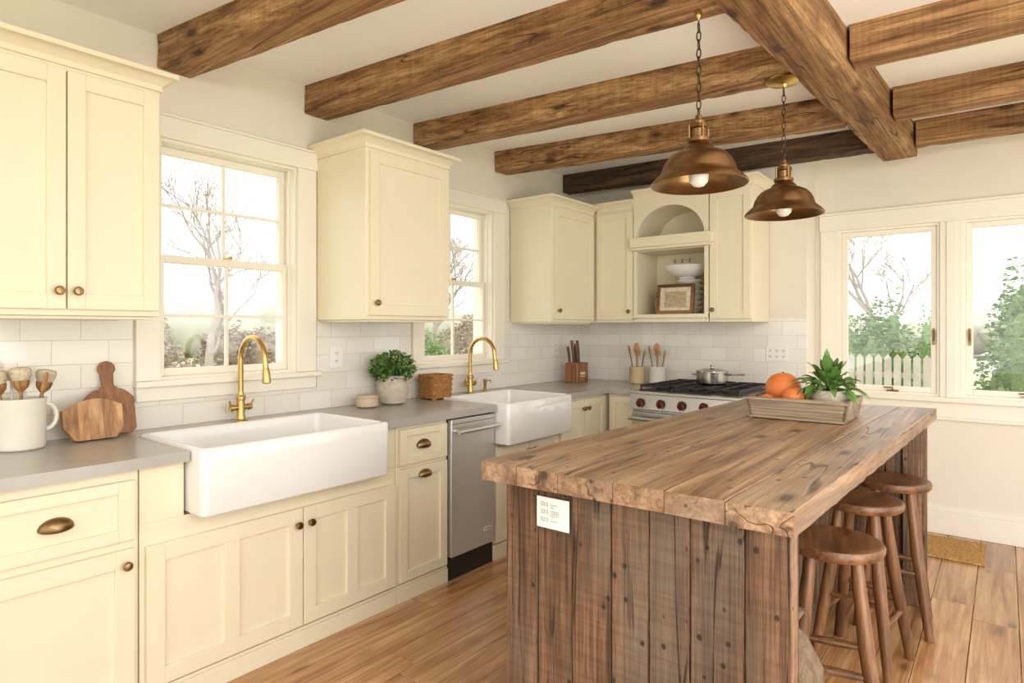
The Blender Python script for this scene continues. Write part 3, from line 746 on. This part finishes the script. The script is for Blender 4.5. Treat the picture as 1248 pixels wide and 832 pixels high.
# herbs, small jar, wicker basket
r = root('potted_herb', 'bushy green herb in a speckled stone pot', 'plant', (.14, 2.42, .91)); z = .911
mb = MB(); mb.lathe([(.055, z), (.075, z+.01), (.092, z+.06), (.090, z+.11), (.070, z+.15), (.072, z+.165), (.064, z+.165), (.06, z+.14), (.001, z+.13)], (.15, 2.42, 0), 32); make(mb, 'pot', M_stone, r)
def foliage(cx, cy, cz, rx, ry, rz, n, size, seed, stems=True):
    rg = random.Random(seed); mb = MB()
    for i in range(n):
        u = rg.random(); th = rg.random()*2*math.pi; ph = math.acos(1-1.75*rg.random()); rad = (.35+.65*u**.5)
        p = Vector((cx+rx*rad*math.sin(ph)*math.cos(th), cy+ry*rad*math.sin(ph)*math.sin(th), cz+rz*rad*math.cos(ph)))
        M = Matrix.Translation(p) @ Matrix.Rotation(rg.random()*6.3, 4, 'Z') @ Matrix.Rotation(rg.uniform(-.9, .9), 4, 'X') @ Matrix.Rotation(rg.uniform(-.9, .9), 4, 'Y')
        s = size*rg.uniform(.6, 1.15)
        mb.add([(0,-s*.5,0),(s*.3,-s*.1,s*.08),(s*.22,s*.3,s*.05),(0,s*.55,0),(-s*.22,s*.3,s*.05),(-s*.3,-s*.1,s*.08)], [(0,1,2,3),(0,3,4,5)], M)
        if stems and i % 6 == 0: mb.tube([(cx, cy, cz-rz*.4), tuple(p)], .0015, 4)
    return mb
make(foliage(.15, 2.42, 1.12, .120, .150, .10, 620, .034, 3), 'foliage', M_leaf, r)
jr = root('lidded_jar', 'small round beige clay jar with lid beside herb', 'jar', (.16, 2.225, z))
mb = MB(); mb.lathe([(.045, z), (.060, z+.008), (.064, z+.030), (.061, z+.052), (.001, z+.052)], (.16, 2.225, 0), 28); make(mb, 'body', M_pink, jr)
mb = MB(); mb.lathe([(.061, z+.0525), (.063, z+.058), (.055, z+.068), (.02, z+.074), (.001, z+.075)], (.16, 2.225, 0), 28); make(mb, 'lid', M_pink, jr)
r = root('wicker_basket', 'small square woven wicker basket on worktop', 'basket', (.15, 2.74, .91))
mb = MB(); x0, x1, y0, y1 = .085, .215, 2.690, 2.850
for k in range(9):
    g = .003*(k % 2); zz = z+k*.016; e = .0006*k
    mb.rings([rr(x0-e-g, x1+e+g, y0-e-g, y1+e+g, .014, zz, 3), rr(x0-e-g, x1+e+g, y0-e-g, y1+e+g, .014, zz+.015, 3), rr(x0-e+.010, x1+e-.010, y0-e+.010, y1+e-.010, .010, zz+.015, 3), rr(x0-e+.010, x1+e-.010, y0-e+.010, y1+e-.010, .010, zz, 3)], False, False)
mb.rings([rr(x0, x1, y0, y1, .02, z, 3), rr(x0, x1, y0, y1, .02, z+.006, 3)])
make(mb, 'weave', M_wicker, r)
mb = MB(); lp = rr(x0-.006, x1+.006, y0-.006, y1+.006, .016, z+.146, 4); lp.append(lp[0]); mb.tube(lp, .007, 8)
make(mb, 'rim', M_wicker, r)

# outlets
def outlet(x, y, z, M, w, h, label, gang=1):
    r = root('outlet_plate', label, 'outlet', (x, y, z))
    mb = MB(); mb.box(-w/2, w/2, -h/2, h/2, .0, .006, M); make(mb, 'plate', M_plate, r, bevel=.002)
    for g in range(gang):
        u = (g-(gang-1)/2)*.046
        for v in (-.022, .022):
            mb = MB()
            mb.box(u-.008, u-.005, v-.006, v+.006, .006, .0068, M); mb.box(u+.005, u+.008, v-.006, v+.006, .006, .0068, M); mb.box(u-.002, u+.002, v-.013, v-.009, .006, .0068, M)
            mb.box(u-.008, u+.008, v-.001, v+.001, .0058, .0062, M)
            make(mb, 'socket', M_ink, r)
outlet(.008, 2.13, 1.19, Matrix.Translation((.0085, 2.13, 1.19)) @ FX(0), .085, .12, 'white double socket plate on the subway tile', 1)
outlet(.008, 4.30, 1.19, Matrix.Translation((.0085, 4.30, 1.19)) @ FX(0), .08, .12, 'white switch plate on corner tile', 1)
outlet(1.62, 4.69, 1.17, Matrix.Translation((1.665, YB-.0085, 1.17)) @ FY(0), .15, .11, 'wide white socket plate on tile beside the range', 3)

# ------------------------------------------------------------------ island
IZ = .95
NL, NR, FR, FL = Vector((1.70,1.43,0)), Vector((2.59,1.452,0)), Vector((2.68,3.80,0)), Vector((1.79,3.66,0))
def IP(s, t): return (NL*(1-s)+NR*s)*(1-t) + (FL*(1-s)+FR*s)*t
isl = root('kitchen_island', 'rustic reclaimed wood kitchen island with thick plank top', 'kitchen island', (2.2, 2.6, 0))
mb = MB(); cuts = [0, .15, .31, .50, .66, .83, 1.0]
for i in range(6):
    s0, s1 = cuts[i]+.0012, cuts[i+1]-.0012; n = 60; loops = []
    dt0 = R.uniform(-.0012, .0008); dt1 = R.uniform(-.003, .003); dz = R.uniform(-.0006, .0006)
    for k in range(n+1):
        t = dt0+(1+dt1-dt0)*k/n; a, b = IP(s0, t), IP(s1, t)
        ja = noise.noise(Vector((t*14, i*3.1, 0)))*.0008; jb = noise.noise(Vector((t*14, i*3.1+1.7, 4)))*.0008
        edge = .004 if i == 0 else 0; edge2 = .004 if i == 5 else 0
        u = (b-a).normalized()
        a = a + u*(ja + edge*noise.noise(Vector((t*30, 1, 2)))); b = b + u*(jb + edge2*noise.noise(Vector((t*30, 5, 2))))
        z1 = IZ+dz; z0 = IZ-.058
        c = .0025+.003*max(0, noise.noise(Vector((t*26, i*4.4, 3))))
        if k in (0, n): z1 -= .003
        loops.append([(a.x, a.y, z0), (a.x, a.y, z1-c), (a.x+u.x*c, a.y+u.y*c, z1), (b.x-u.x*c, b.y-u.y*c, z1), (b.x, b.y, z1-c), (b.x, b.y, z0)])
    mb.rings(loops)
make(mb, 'top', M_itop, isl, label='thick weathered plank top', ang=30)
mb = MB(); ed = [1.75, 1.8685, 1.989, 2.115, 2.226, 2.335, 2.469, 2.575]; ZT = IZ-.059
for i in range(7):
    o = R.uniform(-.003, .003); n = 40; loops = []
    for k in range(n+1):
        zz = ZT*k/n
        ja = .0008+.0025*abs(noise.noise(Vector((zz*9, i*2.2, 1)))); jb = .0008+.0025*abs(noise.noise(Vector((zz*9, i*2.2, 9))))
        a, b = ed[i]+ja, ed[i+1]-jb; c = .0025; y0 = 1.49+o
        loops.append([(a, 1.545, zz), (a, y0+c, zz), (a+c, y0, zz), (b-c, y0, zz), (b, y0+c, zz), (b, 1.545, zz)])
    mb.rings(loops)
make(mb, 'end_panel', M_iside, isl, label='vertical reclaimed barn boards', ang=30)
mb = MB(); mb.box(1.755, 2.57, 1.546, 1.566, .0, ZT); mb.prism([(1.78, 1.567), (2.22, 1.567), (2.29, 3.60), (1.87, 3.60)], .02, ZT)
make(mb, 'core', plain('dark_core_wood', '2E1E12', .8, var=.3, bump=.4), isl)
mb = MB(); y = 1.57; i = 0
while y < 3.58:
    y2 = min(y+R.uniform(.10, .14), 3.59); o = R.uniform(0, .004)
    f = lambda q: 2.221+(q-1.567)*.0345
    mb.prism([(f(y)+.001, y+.001), (f(y)+.02+o, y+.001), (f(y2)+.02+o, y2-.001), (f(y2)+.001, y2-.001)], .02, ZT)
    f2 = lambda q: 1.779+(q-1.567)*.0443
    mb.prism([(f2(y)-.02-o, y+.001), (f2(y)-.001, y+.001), (f2(y2)-.001, y2-.001), (f2(y2)-.02-o, y2-.001)], .02, ZT)
    y = y2
make(mb, 'side_board', M_iside, isl, label='vertical reclaimed side boards', bevel=.002)
mb = MB(); x = 1.86
for x2 in (1.98, 2.10, 2.21, 2.34, 2.45, 2.552):
    mb.box(x+.001, x2-.001, 3.602, 3.655, 0, ZT); x = x2
mb.box(2.555, 2.65, 3.585, 3.675, 0, ZT)
make(mb, 'far_panel', M_iside, isl, bevel=.003)
# plate on island
r = root('outlet_plate', 'white printed outlet plate on the island boards', 'outlet', (1.925, 1.485, .81))
Mi = Matrix.Translation((1.926, 1.4868, .815)) @ FY(0)
mb = MB(); mb.box(-.056, .056, -.045, .045, 0, .004, Mi); make(mb, 'plate', M_plate, r, bevel=.0015)
mb = MB()
def ring(u, v, a, b):
    t = .0012
    mb.box(u-a, u+a, v+b-t, v+b, .004, .0045, Mi); mb.box(u-a, u+a, v-b, v-b+t, .004, .0045, Mi); mb.box(u-a, u-a+t, v-b, v+b, .004, .0045, Mi); mb.box(u+a-t, u+a, v-b, v+b, .004, .0045, Mi)
for v in (-.020, .003, .024): ring(-.034, v, .006, .006); ring(-.020, v, .004, .005); mb.box(-.035, -.033, v-.003, v+.003, .004, .0045, Mi)
for v, w in ((.024,.022),(.017,.012),(.006,.030),(.001,.026),(-.004,.028),(-.009,.018),(-.022,.024)):
    u = -.006
    while u < -.006+w:
        mb.box(u, u+.0030, v-.0012, v+.0012, .004, .0045, Mi); u += .005
make(mb, 'print', plain('mid_ink', '6C675E', .6), r)

# ------------------------------------------------------------------ stools
def build_stool(x, y):
    H = .66
    r = root('bar_stool', 'round dark walnut backless bar stool at the island', 'stool', (x, y, 0), group='wooden stools along the island')
    mb = MB(); mb.lathe([(.120, H-.040), (.142, H-.037), (.150, H-.026), (.151, H-.012), (.146, H-.003), (.136, H), (.10, H-.004), (.05, H-.008), (.001, H-.009)], (x, y, 0), 48); make(mb, 'seat', M_stool, r)
    P = []
    for k in range(4):
        a = math.radians(45+90*k); c, s = math.cos(a), math.sin(a); P.append((c, s))
        mb = MB(); mb.tube([(x+.092*c, y+.092*s, H-.039), (x+.128*c, y+.128*s, H*.55), (x+.195*c, y+.195*s, 0.0)], [.018, .024, .018], 14)
        make(mb, 'leg', M_leg, r)
    def at(k, z):
        q = .092+(.128-.092)*(H-.039-z)/(H-.039-H*.55) if z > H*.55 else .128+(.195-.128)*(H*.55-z)/(H*.55)
        return (x+q*P[k][0], y+q*P[k][1], z)
    for k in range(4):
        z = .20 if k % 2 else .27
        mb = MB(); a, b = Vector(at(k, z)), Vector(at((k+1) % 4, z)); mb.tube([a, (a+b)/2, b], [.010, .014, .010], 10)
        make(mb, 'stretcher', M_leg, r)
    return r
s1 = build_stool(2.505, 2.27)
s2 = clone(s1, (2.49-2.505, 2.89-2.27, 0), -.15)
s3 = clone(s1, (2.545-2.505, 3.35-2.27, 0), .1)
s1.rotation_euler = (0, 0, .2)

# sack behind island end
mb = MB(); loops = []
pr = [(.09, 0), (.125, .03), (.135, .18), (.130, .34), (.115, .46), (.075, .54), (.045, .57), (.07, .61), (.05, .615)]
for rr_, zz in pr:
    loops.append([(2.465+(rr_+.010*math.sin(7*a+zz*9))*math.cos(a), 1.735+(rr_+.010*math.sin(7*a+zz*9))*math.sin(a), zz) for a in [2*math.pi*i/40 for i in range(40)]])
mb.rings(loops)
make(mb, 'burlap_sack', M_sack, None, 'lumpy tied burlap sack standing by the island', 'sack', ang=70)

# ------------------------------------------------------------------ tray and contents
tz = IZ+.003
r = root('wooden_tray', 'weathered pale wooden crate tray on the island', 'tray', (2.24, 3.03, tz))
mb = MB(); X0, X1, Y0, Y1 = 2.05, 2.43, 2.87, 3.18
mb.box(X0, X1, Y0, Y1, tz, tz+.010)
BF = [(0,3,2,1),(4,5,6,7),(0,1,5,4),(1,2,6,5),(2,3,7,6),(3,0,4,7)]
o = .018; h = .094; t = .014
mb.add([(X0,Y0,tz),(X1,Y0,tz),(X1,Y0+t,tz),(X0,Y0+t,tz),(X0-o,Y0-o,tz+h),(X1+o,Y0-o,tz+h),(X1+o,Y0-o+t,tz+h),(X0-o,Y0-o+t,tz+h)], BF)
mb.add([(X0,Y1-t,tz),(X1,Y1-t,tz),(X1,Y1,tz),(X0,Y1,tz),(X0-o,Y1+o-t,tz+h),(X1+o,Y1+o-t,tz+h),(X1+o,Y1+o,tz+h),(X0-o,Y1+o,tz+h)], BF)
mb.add([(X0,Y0,tz),(X0+t,Y0,tz),(X0+t,Y1,tz),(X0,Y1,tz),(X0-o,Y0-o,tz+h),(X0-o+t,Y0-o,tz+h),(X0-o+t,Y1+o,tz+h),(X0-o,Y1+o,tz+h)], BF)
mb.add([(X1-t,Y0,tz),(X1,Y0,tz),(X1,Y1,tz),(X1-t,Y1,tz),(X1+o-t,Y0-o,tz+h),(X1+o,Y0-o,tz+h),(X1+o,Y1+o,tz+h),(X1+o-t,Y1+o,tz+h)], BF)
make(mb, 'body', M_crate, r, bevel=.002)
mb = MB()
for zz in (.005, .084): mb.tube([(X0-.018*zz/h-.002, Y0-.018*zz/h-.003, tz+zz), (X1+.018*zz/h+.002, Y0-.018*zz/h-.003, tz+zz)], .005, 6)
make(mb, 'edge_strip', M_crate, r)
def fruit(x, y, z, rad, label, sq=.97):
    r = root('orange', label, 'fruit', (x, y, z-rad*sq))
    mb = MB(); loops = []
    nu, nv = 28, 16
    for j in range(nv+1):
        th = math.pi*(j+.01)/(nv+.02); rr2 = math.sin(th); zz = -math.cos(th)*sq
        if j > nv-2: zz -= .02*(j-nv+2)
        loops.append([(x+rad*rr2*math.cos(2*math.pi*i/nu), y+rad*rr2*math.sin(2*math.pi*i/nu), z+rad*zz) for i in range(nu)])
    mb.rings(loops); make(mb, 'peel', M_orange, r, ang=80)
    mb = MB(); mb.lathe([(.004, z+rad*sq-rad*.06), (.005, z+rad*sq-rad*.03), (.003, z+rad*sq+.003)], (x, y, 0), 8); make(mb, 'stem', M_leaf2, r)
fruit(2.145, 3.04, tz+.010+.074+.034, .078, 'large orange fruit resting in the wooden tray')
fruit(2.215, 2.935, tz+.010+.044+.040, .045, 'small orange beside the large one in tray')
fruit(2.105, 2.925, tz+.010+.036+.020, .036, 'small orange tucked in the tray corner')
r = root('potted_plant', 'leafy green plant in a wide stone pot in the tray', 'plant', (2.345, 3.0, tz+.01)); z = tz+.011
PX, PY = 2.350, 2.995
mb = MB(); mb.lathe([(.046, z), (.062, z+.01), (.074, z+.05), (.076, z+.100), (.074, z+.118), (.066, z+.118), (.062, z+.10), (.001, z+.095)], (PX, PY, 0), 28); make(mb, 'pot', M_stone, r)
rg = random.Random(5)
for i in range(98):
    mb = MB()
    az = i*2.4+rg.uniform(-.3, .3); el = rg.uniform(.40, 1.5); ln = rg.uniform(.12, .215); w = rg.uniform(.013, .021)
    d = Vector((math.cos(az)*math.cos(el), math.sin(az)*math.cos(el), math.sin(el))); side = Vector((-math.sin(az), math.cos(az), rg.uniform(-.5, .5))).normalized()
    oo = Vector((PX, PY, z+.10)); vs = []; fs = []
    for k in range(9):
        t = k/8; p = oo+d*(ln*t)+Vector((0,0,-.10*t*t*t*math.cos(el)))
        ww = .002 if t < .38 else w*math.sin(math.pi*min(1, (t-.38)/.62*.95+.05))**.8
        vs += [p-side*ww+Vector((0,0,.3*ww)), p, p+side*ww+Vector((0,0,.3*ww))]
        if k: b = 3*(k-1); fs += [(b, b+1, b+4, b+3), (b+1, b+2, b+5, b+4)]
    mb.add(vs, fs); make(mb, 'leaf', M_leaf, r)

# ------------------------------------------------------------------ pendants
def pendant(x, y, ztop, zb, label, cr):
    r = root('pendant_lamp', label, 'pendant lamp', (x, y, zb), group='brass pendants over the island')
    mb = MB(); k = cr/.062
    mb.lathe([(.001, ztop), (.060*k, ztop-.001), (.062*k, ztop-.012), (.052*k, ztop-.020), (.020*min(k,1), ztop-.028), (.014*min(k,1), ztop-.040), (.003, ztop-.043)], (x, y, 0), 36); make(mb, 'canopy', M_brass, r)
    zt = zb+.256
    z = ztop-.041; k = 0; mb = MB()
    while z > zt+.012:
        pts = []
        for i in range(13):
            a = 2*math.pi*i/12; u = .0075*math.cos(a); v = .019*math.sin(a)
            pts.append((x+(u if k % 2 else 0), y+(0 if k % 2 else u), z-.019+v))
        mb.tube(pts, .0024, 6); z -= .031; k += 1
    make(mb, 'chain', M_dark, r)
    mb = MB(); mb.lathe([(.004, zt), (.012, zt-.005), (.014, zt-.02), (.024, zt-.026), (.024, zt-.036), (.034, zt-.040), (.036, zt-.052), (.030, zt-.056), (.030, zt-.085), (.042, zt-.09), (.042, zt-.102), (.036, zt-.106), (.052, zt-.120), (.060, zt-.134)], (x, y, 0), 32)
    for i in range(4):
        a = math.pi/4+i*math.pi/2; mb.tube([(x+.036*math.cos(a), y+.036*math.sin(a), zt-.04), (x+.036*math.cos(a), y+.036*math.sin(a), zt-.10)], .004, 6)
    make(mb, 'socket_cap', M_shade, r)
    q = .80; s = .98
    mb = MB(); mb.lathe([(a*s, zb+b*q) for a, b in [(.050, .154), (.076, .149), (.100, .134), (.118, .110), (.129, .084), (.134, .062), (.137, .052), (.154, .034), (.170, .014), (.175, .004), (.172, 0),
              (.165, .007), (.149, .030), (.132, .048), (.128, .062), (.123, .082), (.112, .106), (.094, .128), (.073, .143), (.048, .147)]], (x, y, 0), 56, cap0=False, cap1=False)
    make(mb, 'shade', M_shade, r, label='aged brass bell shade', ang=50)
    mb = MB(); mb.lathe([(.022, zb+.122), (.022, zb+.095), (.016, zb+.090)], (x, y, 0), 20); make(mb, 'lamp_holder', M_dark, r)
    mb = MB(); mb.lathe([(.015, zb+.091), (.018, zb+.080), (.032, zb+.052), (.036, zb+.030), (.032, zb+.010), (.018, zb-.004), (.001, zb-.008)], (x, y, 0), 24); make(mb, 'bulb', M_bulb, r)
pendant(2.08, 2.19, 2.498, 1.868, 'aged brass bell pendant lamp hanging by chain', .012)
pendant(2.15, 3.03, 2.498, 1.872, 'aged brass bell pendant lamp with round ceiling canopy', .078)

# mat
mb = MB(); mb.box(2.02, 2.86, 4.42, 4.86, .001, .012)
r = make(mb, 'door_mat', M_jute, None, 'woven jute mat on the floor below the windows', 'mat', bevel=.004)
mb = MB()
for i in range(21): mb.tube([(2.03, 4.43+i*.021, .012), (2.85, 4.43+i*.021, .012)], .0055, 5)
make(mb, 'braid', M_jute, r)

# ------------------------------------------------------------------ outdoors
ZG = -.35
M_grass = plain('pale_lawn', 'BFC09C', .95, var=.2, scale=.6)
M_bark = plain('grey_bark', 'A2998F', .9, var=.15, scale=4, bump=.4, bscale=20)  # bark colour paled to stand in for haze outdoors
M_far = plain('haze_tinted_treeline', 'B4B5A4', .95, var=.12, scale=1.2)  # distance haze is put into this pale colour
M_farb = leafy('haze_tinted_brown_shrub', '9C8D7B', 'AB9C89', 'BBAD9B', .9)  # browns lightened, the haze is part of the colour
M_ever = leafy('evergreen', '5C7842', '789A58', '9AB87A', .8)
mb = MB(); mb.box(-60, 40, -20, 70, ZG-.2, ZG)
make(mb, 'lawn', M_grass, None, 'pale dry winter lawn outside the house', 'lawn')
def tree(x, y, h, seed, r0, lean=(0,0), name='bare_tree'):
    rg = random.Random(seed); mb = MB()
    def br(p, d, ln, r, dep):
        pts = [p]; q = p.copy(); dd = d.copy(); n = 4 if dep > 2 else 3
        for i in range(n):
            dd = (dd+Vector((rg.uniform(-.26,.26), rg.uniform(-.26,.26), rg.uniform(-.08,.16)))).normalized()
            q = q+dd*(ln/n); pts.append(q.copy())
        mb.tube(pts, [r*(1-.45*i/n) for i in range(n+1)], 6 if dep > 3 else 4)
        if dep == 0: return
        for k in range(rg.choice([3, 3, 4]) if dep < 6 else 4):
            t = rg.randint(max(1, n-2), n); az = rg.random()*6.283; sp = rg.uniform(.35, .95)
            nd = (dd*math.cos(sp)+Vector((math.cos(az), math.sin(az), rg.uniform(-.1,.4)))*math.sin(sp)).normalized()
            br(pts[t], nd, ln*rg.uniform(.60, .82), max(.0035, r*.50), dep-1)
    br(Vector((x, y, ZG+.03)), Vector((lean[0], lean[1], 1)).normalized(), h*.27, r0, 6)
    return make(mb, name, M_bark, None, 'bare leafless winter tree outside the window', 'tree', group='bare trees in the garden')
tree(-9.5, 6.0, 8, 3, .11); tree(-12, 14.6, 8, 6, .11)
tree(.2, 21, 8, 12, .13); tree(3.5, 11.8, 8.5, 15, .18, (-.12, 0))
def shrub(x, y, rx, rz, mat, seed, label, cat='bush', n=1600):
    rg = random.Random(seed); mb = MB()
    nu, nv = 26, 14; loops = []
    def kk(v): return .82+.32*noise.noise(v*2.2+Vector((seed, 0, 0)))+.12*noise.noise(v*6+Vector((seed, 3, 0)))
    for j in range(nv+1):
        th = math.pi*.5*(j)/(nv); lp = []
        for i in range(nu):
            a = 2*math.pi*i/nu; v = Vector((math.cos(a)*math.cos(th), math.sin(a)*math.cos(th), math.sin(th)))
            k = kk(v)*.92
            lp.append((x+rx*v.x*k, y+rx*v.y*k, ZG+.01+rz*v.z*k))
        loops.append(lp)
    mb.rings(loops)
    for i in range(n):
        v = Vector((rg.gauss(0,1), rg.gauss(0,1), abs(rg.gauss(0,1))+.1)).normalized(); k = kk(v)+rg.uniform(-.03,.12)
        p = Vector((x+rx*v.x*k, y+rx*v.y*k, ZG+.1+rz*v.z*k)); s = rx*rg.uniform(.02, .05)
        M = Matrix.Translation(p) @ Matrix.Rotation(rg.random()*6.3, 4, 'Z') @ Matrix.Rotation(rg.random()*3, 4, 'X')
        mb.add([(-s,-s*.5,0),(s,-s*.5,0),(s*.6,s*.6,0),(-s*.6,s*.6,0)], [(0,1,2,3)], M)
    return make(mb, 'bush', mat, None, label, cat, group='garden shrubs', ang=180)
shrub(.9, 14.4, 1.0, 2.2, M_ever, 1, 'rounded green evergreen shrub behind the fence', n=4000)
shrub(2.0, 13.0, .6, 1.9, M_ever, 12, 'narrow green evergreen shrub behind the fence', n=3000)
shrub(3.6, 15.2, 1.2, 3.0, M_ever, 2, 'tall green evergreen shrub in the garden', n=4000)
shrub(3.0, 9.3, .45, .7, plain('dry_shrub', 'B39670', .9, var=.3, scale=8), 21, 'low dry brown grass clump in the garden', n=1500)
shrub(-1.2, 17, 1.3, 1.9, M_farb, 3, 'brown leafless hedge shrub in the garden')
shrub(-15, 6.6, 1.5, 1.9, M_farb, 4, 'brown leafless hedge shrub in the garden', n=3000)
shrub(-15.5, 9.9, 1.5, 1.8, M_farb, 14, 'brown leafless hedge shrub in the garden', n=3000)
shrub(-8.2, 10.8, .8, 1.5, M_ever, 6, 'rounded green evergreen shrub on the lawn', n=3000)
shrub(-14, 19, 1.8, 2.2, M_farb, 7, 'brown leafless hedge shrub in the garden', n=3000)
mb = MB(); rg = random.Random(2)
for i in range(90):
    a = math.radians(-10+i*1.6); d = rg.uniform(38, 44); x = 2.95-d*math.cos(a)*1.0; y = d*math.sin(a)+4; s = rg.uniform(1.0, 1.7)
    mb.sphere((x, y, ZG+.05+s*1.0), (s*1.4, s*1.4, s*rg.uniform(.8, 1.0)), 12, 8)
make(mb, 'treeline', M_far, None, 'distant line of trees with haze put into their colour', 'trees')
bpy.data.objects['treeline']['kind'] = 'stuff'
# fence
mb = MB(); x = -1.0
while x < 2.35:
    mb.box(x, x+.095, 11.0, 11.02, ZG+.001, .90)
    mb.add([(x,11.0,.90),(x+.095,11.0,.90),(x+.0475,11.0,.96),(x,11.02,.90),(x+.095,11.02,.90),(x+.0475,11.02,.96)], [(0,1,2),(5,4,3),(0,2,5,3),(2,1,4,5)])
    x += .125
mb.box(-1, 2.35, 11.02, 11.05, .0, .08); mb.box(-1, 2.35, 11.02, 11.05, .60, .68)
for x in (-1, .8, 2.3): mb.box(x, x+.1, 11.02, 11.12, ZG+.001, .95)
make(mb, 'picket_fence', plain('weathered_fence', 'B5B0A5', .8, var=.1), None, 'pale wooden picket fence in the garden', 'fence')

# ------------------------------------------------------------------ light
w = bpy.data.worlds.new('World'); scene.world = w; w.use_nodes = True
bg = w.node_tree.nodes['Background']; bg.inputs[0].default_value = (1.0, .98, .955, 1); bg.inputs[1].default_value = 2.4
def area(loc, target, sx, sy, power, col=(1, .96, .91)):
    l = bpy.data.lights.new('area', 'AREA'); l.shape = 'RECTANGLE'; l.size = sx; l.size_y = sy; l.energy = power; l.color = col
    o = bpy.data.objects.new('added_fill_lamp', l); bpy.context.collection.objects.link(o); o.location = loc
    o.rotation_euler = (Vector(target)-Vector(loc)).to_track_quat('-Z', 'Y').to_euler()
    return o
area((4.3, .2, 2.45), (1.4, 4.2, .9), 1.2, .8, 32)  # unseen fill lamp, added high beside the camera to brighten the room
area((3.9, 1.3, .9), (2.0, 3.2, 2.65), 1.6, 1.6, 42, (1, .98, .96))  # unseen fill lamp, added low and aimed up to brighten the ceiling

# ------------------------------------------------------------------ camera
cd = bpy.data.cameras.new('Camera'); cam = bpy.data.objects.new('Camera', cd); bpy.context.collection.objects.link(cam)
cam.location = (2.95, 0, 1.35); cam.rotation_euler = (math.radians(90), 0, math.atan(601/760))
cd.sensor_width = 36; cd.lens = 760/1248*36; cd.shift_y = -16/1248; cd.clip_start = .05; cd.clip_end = 300
scene.camera = cam
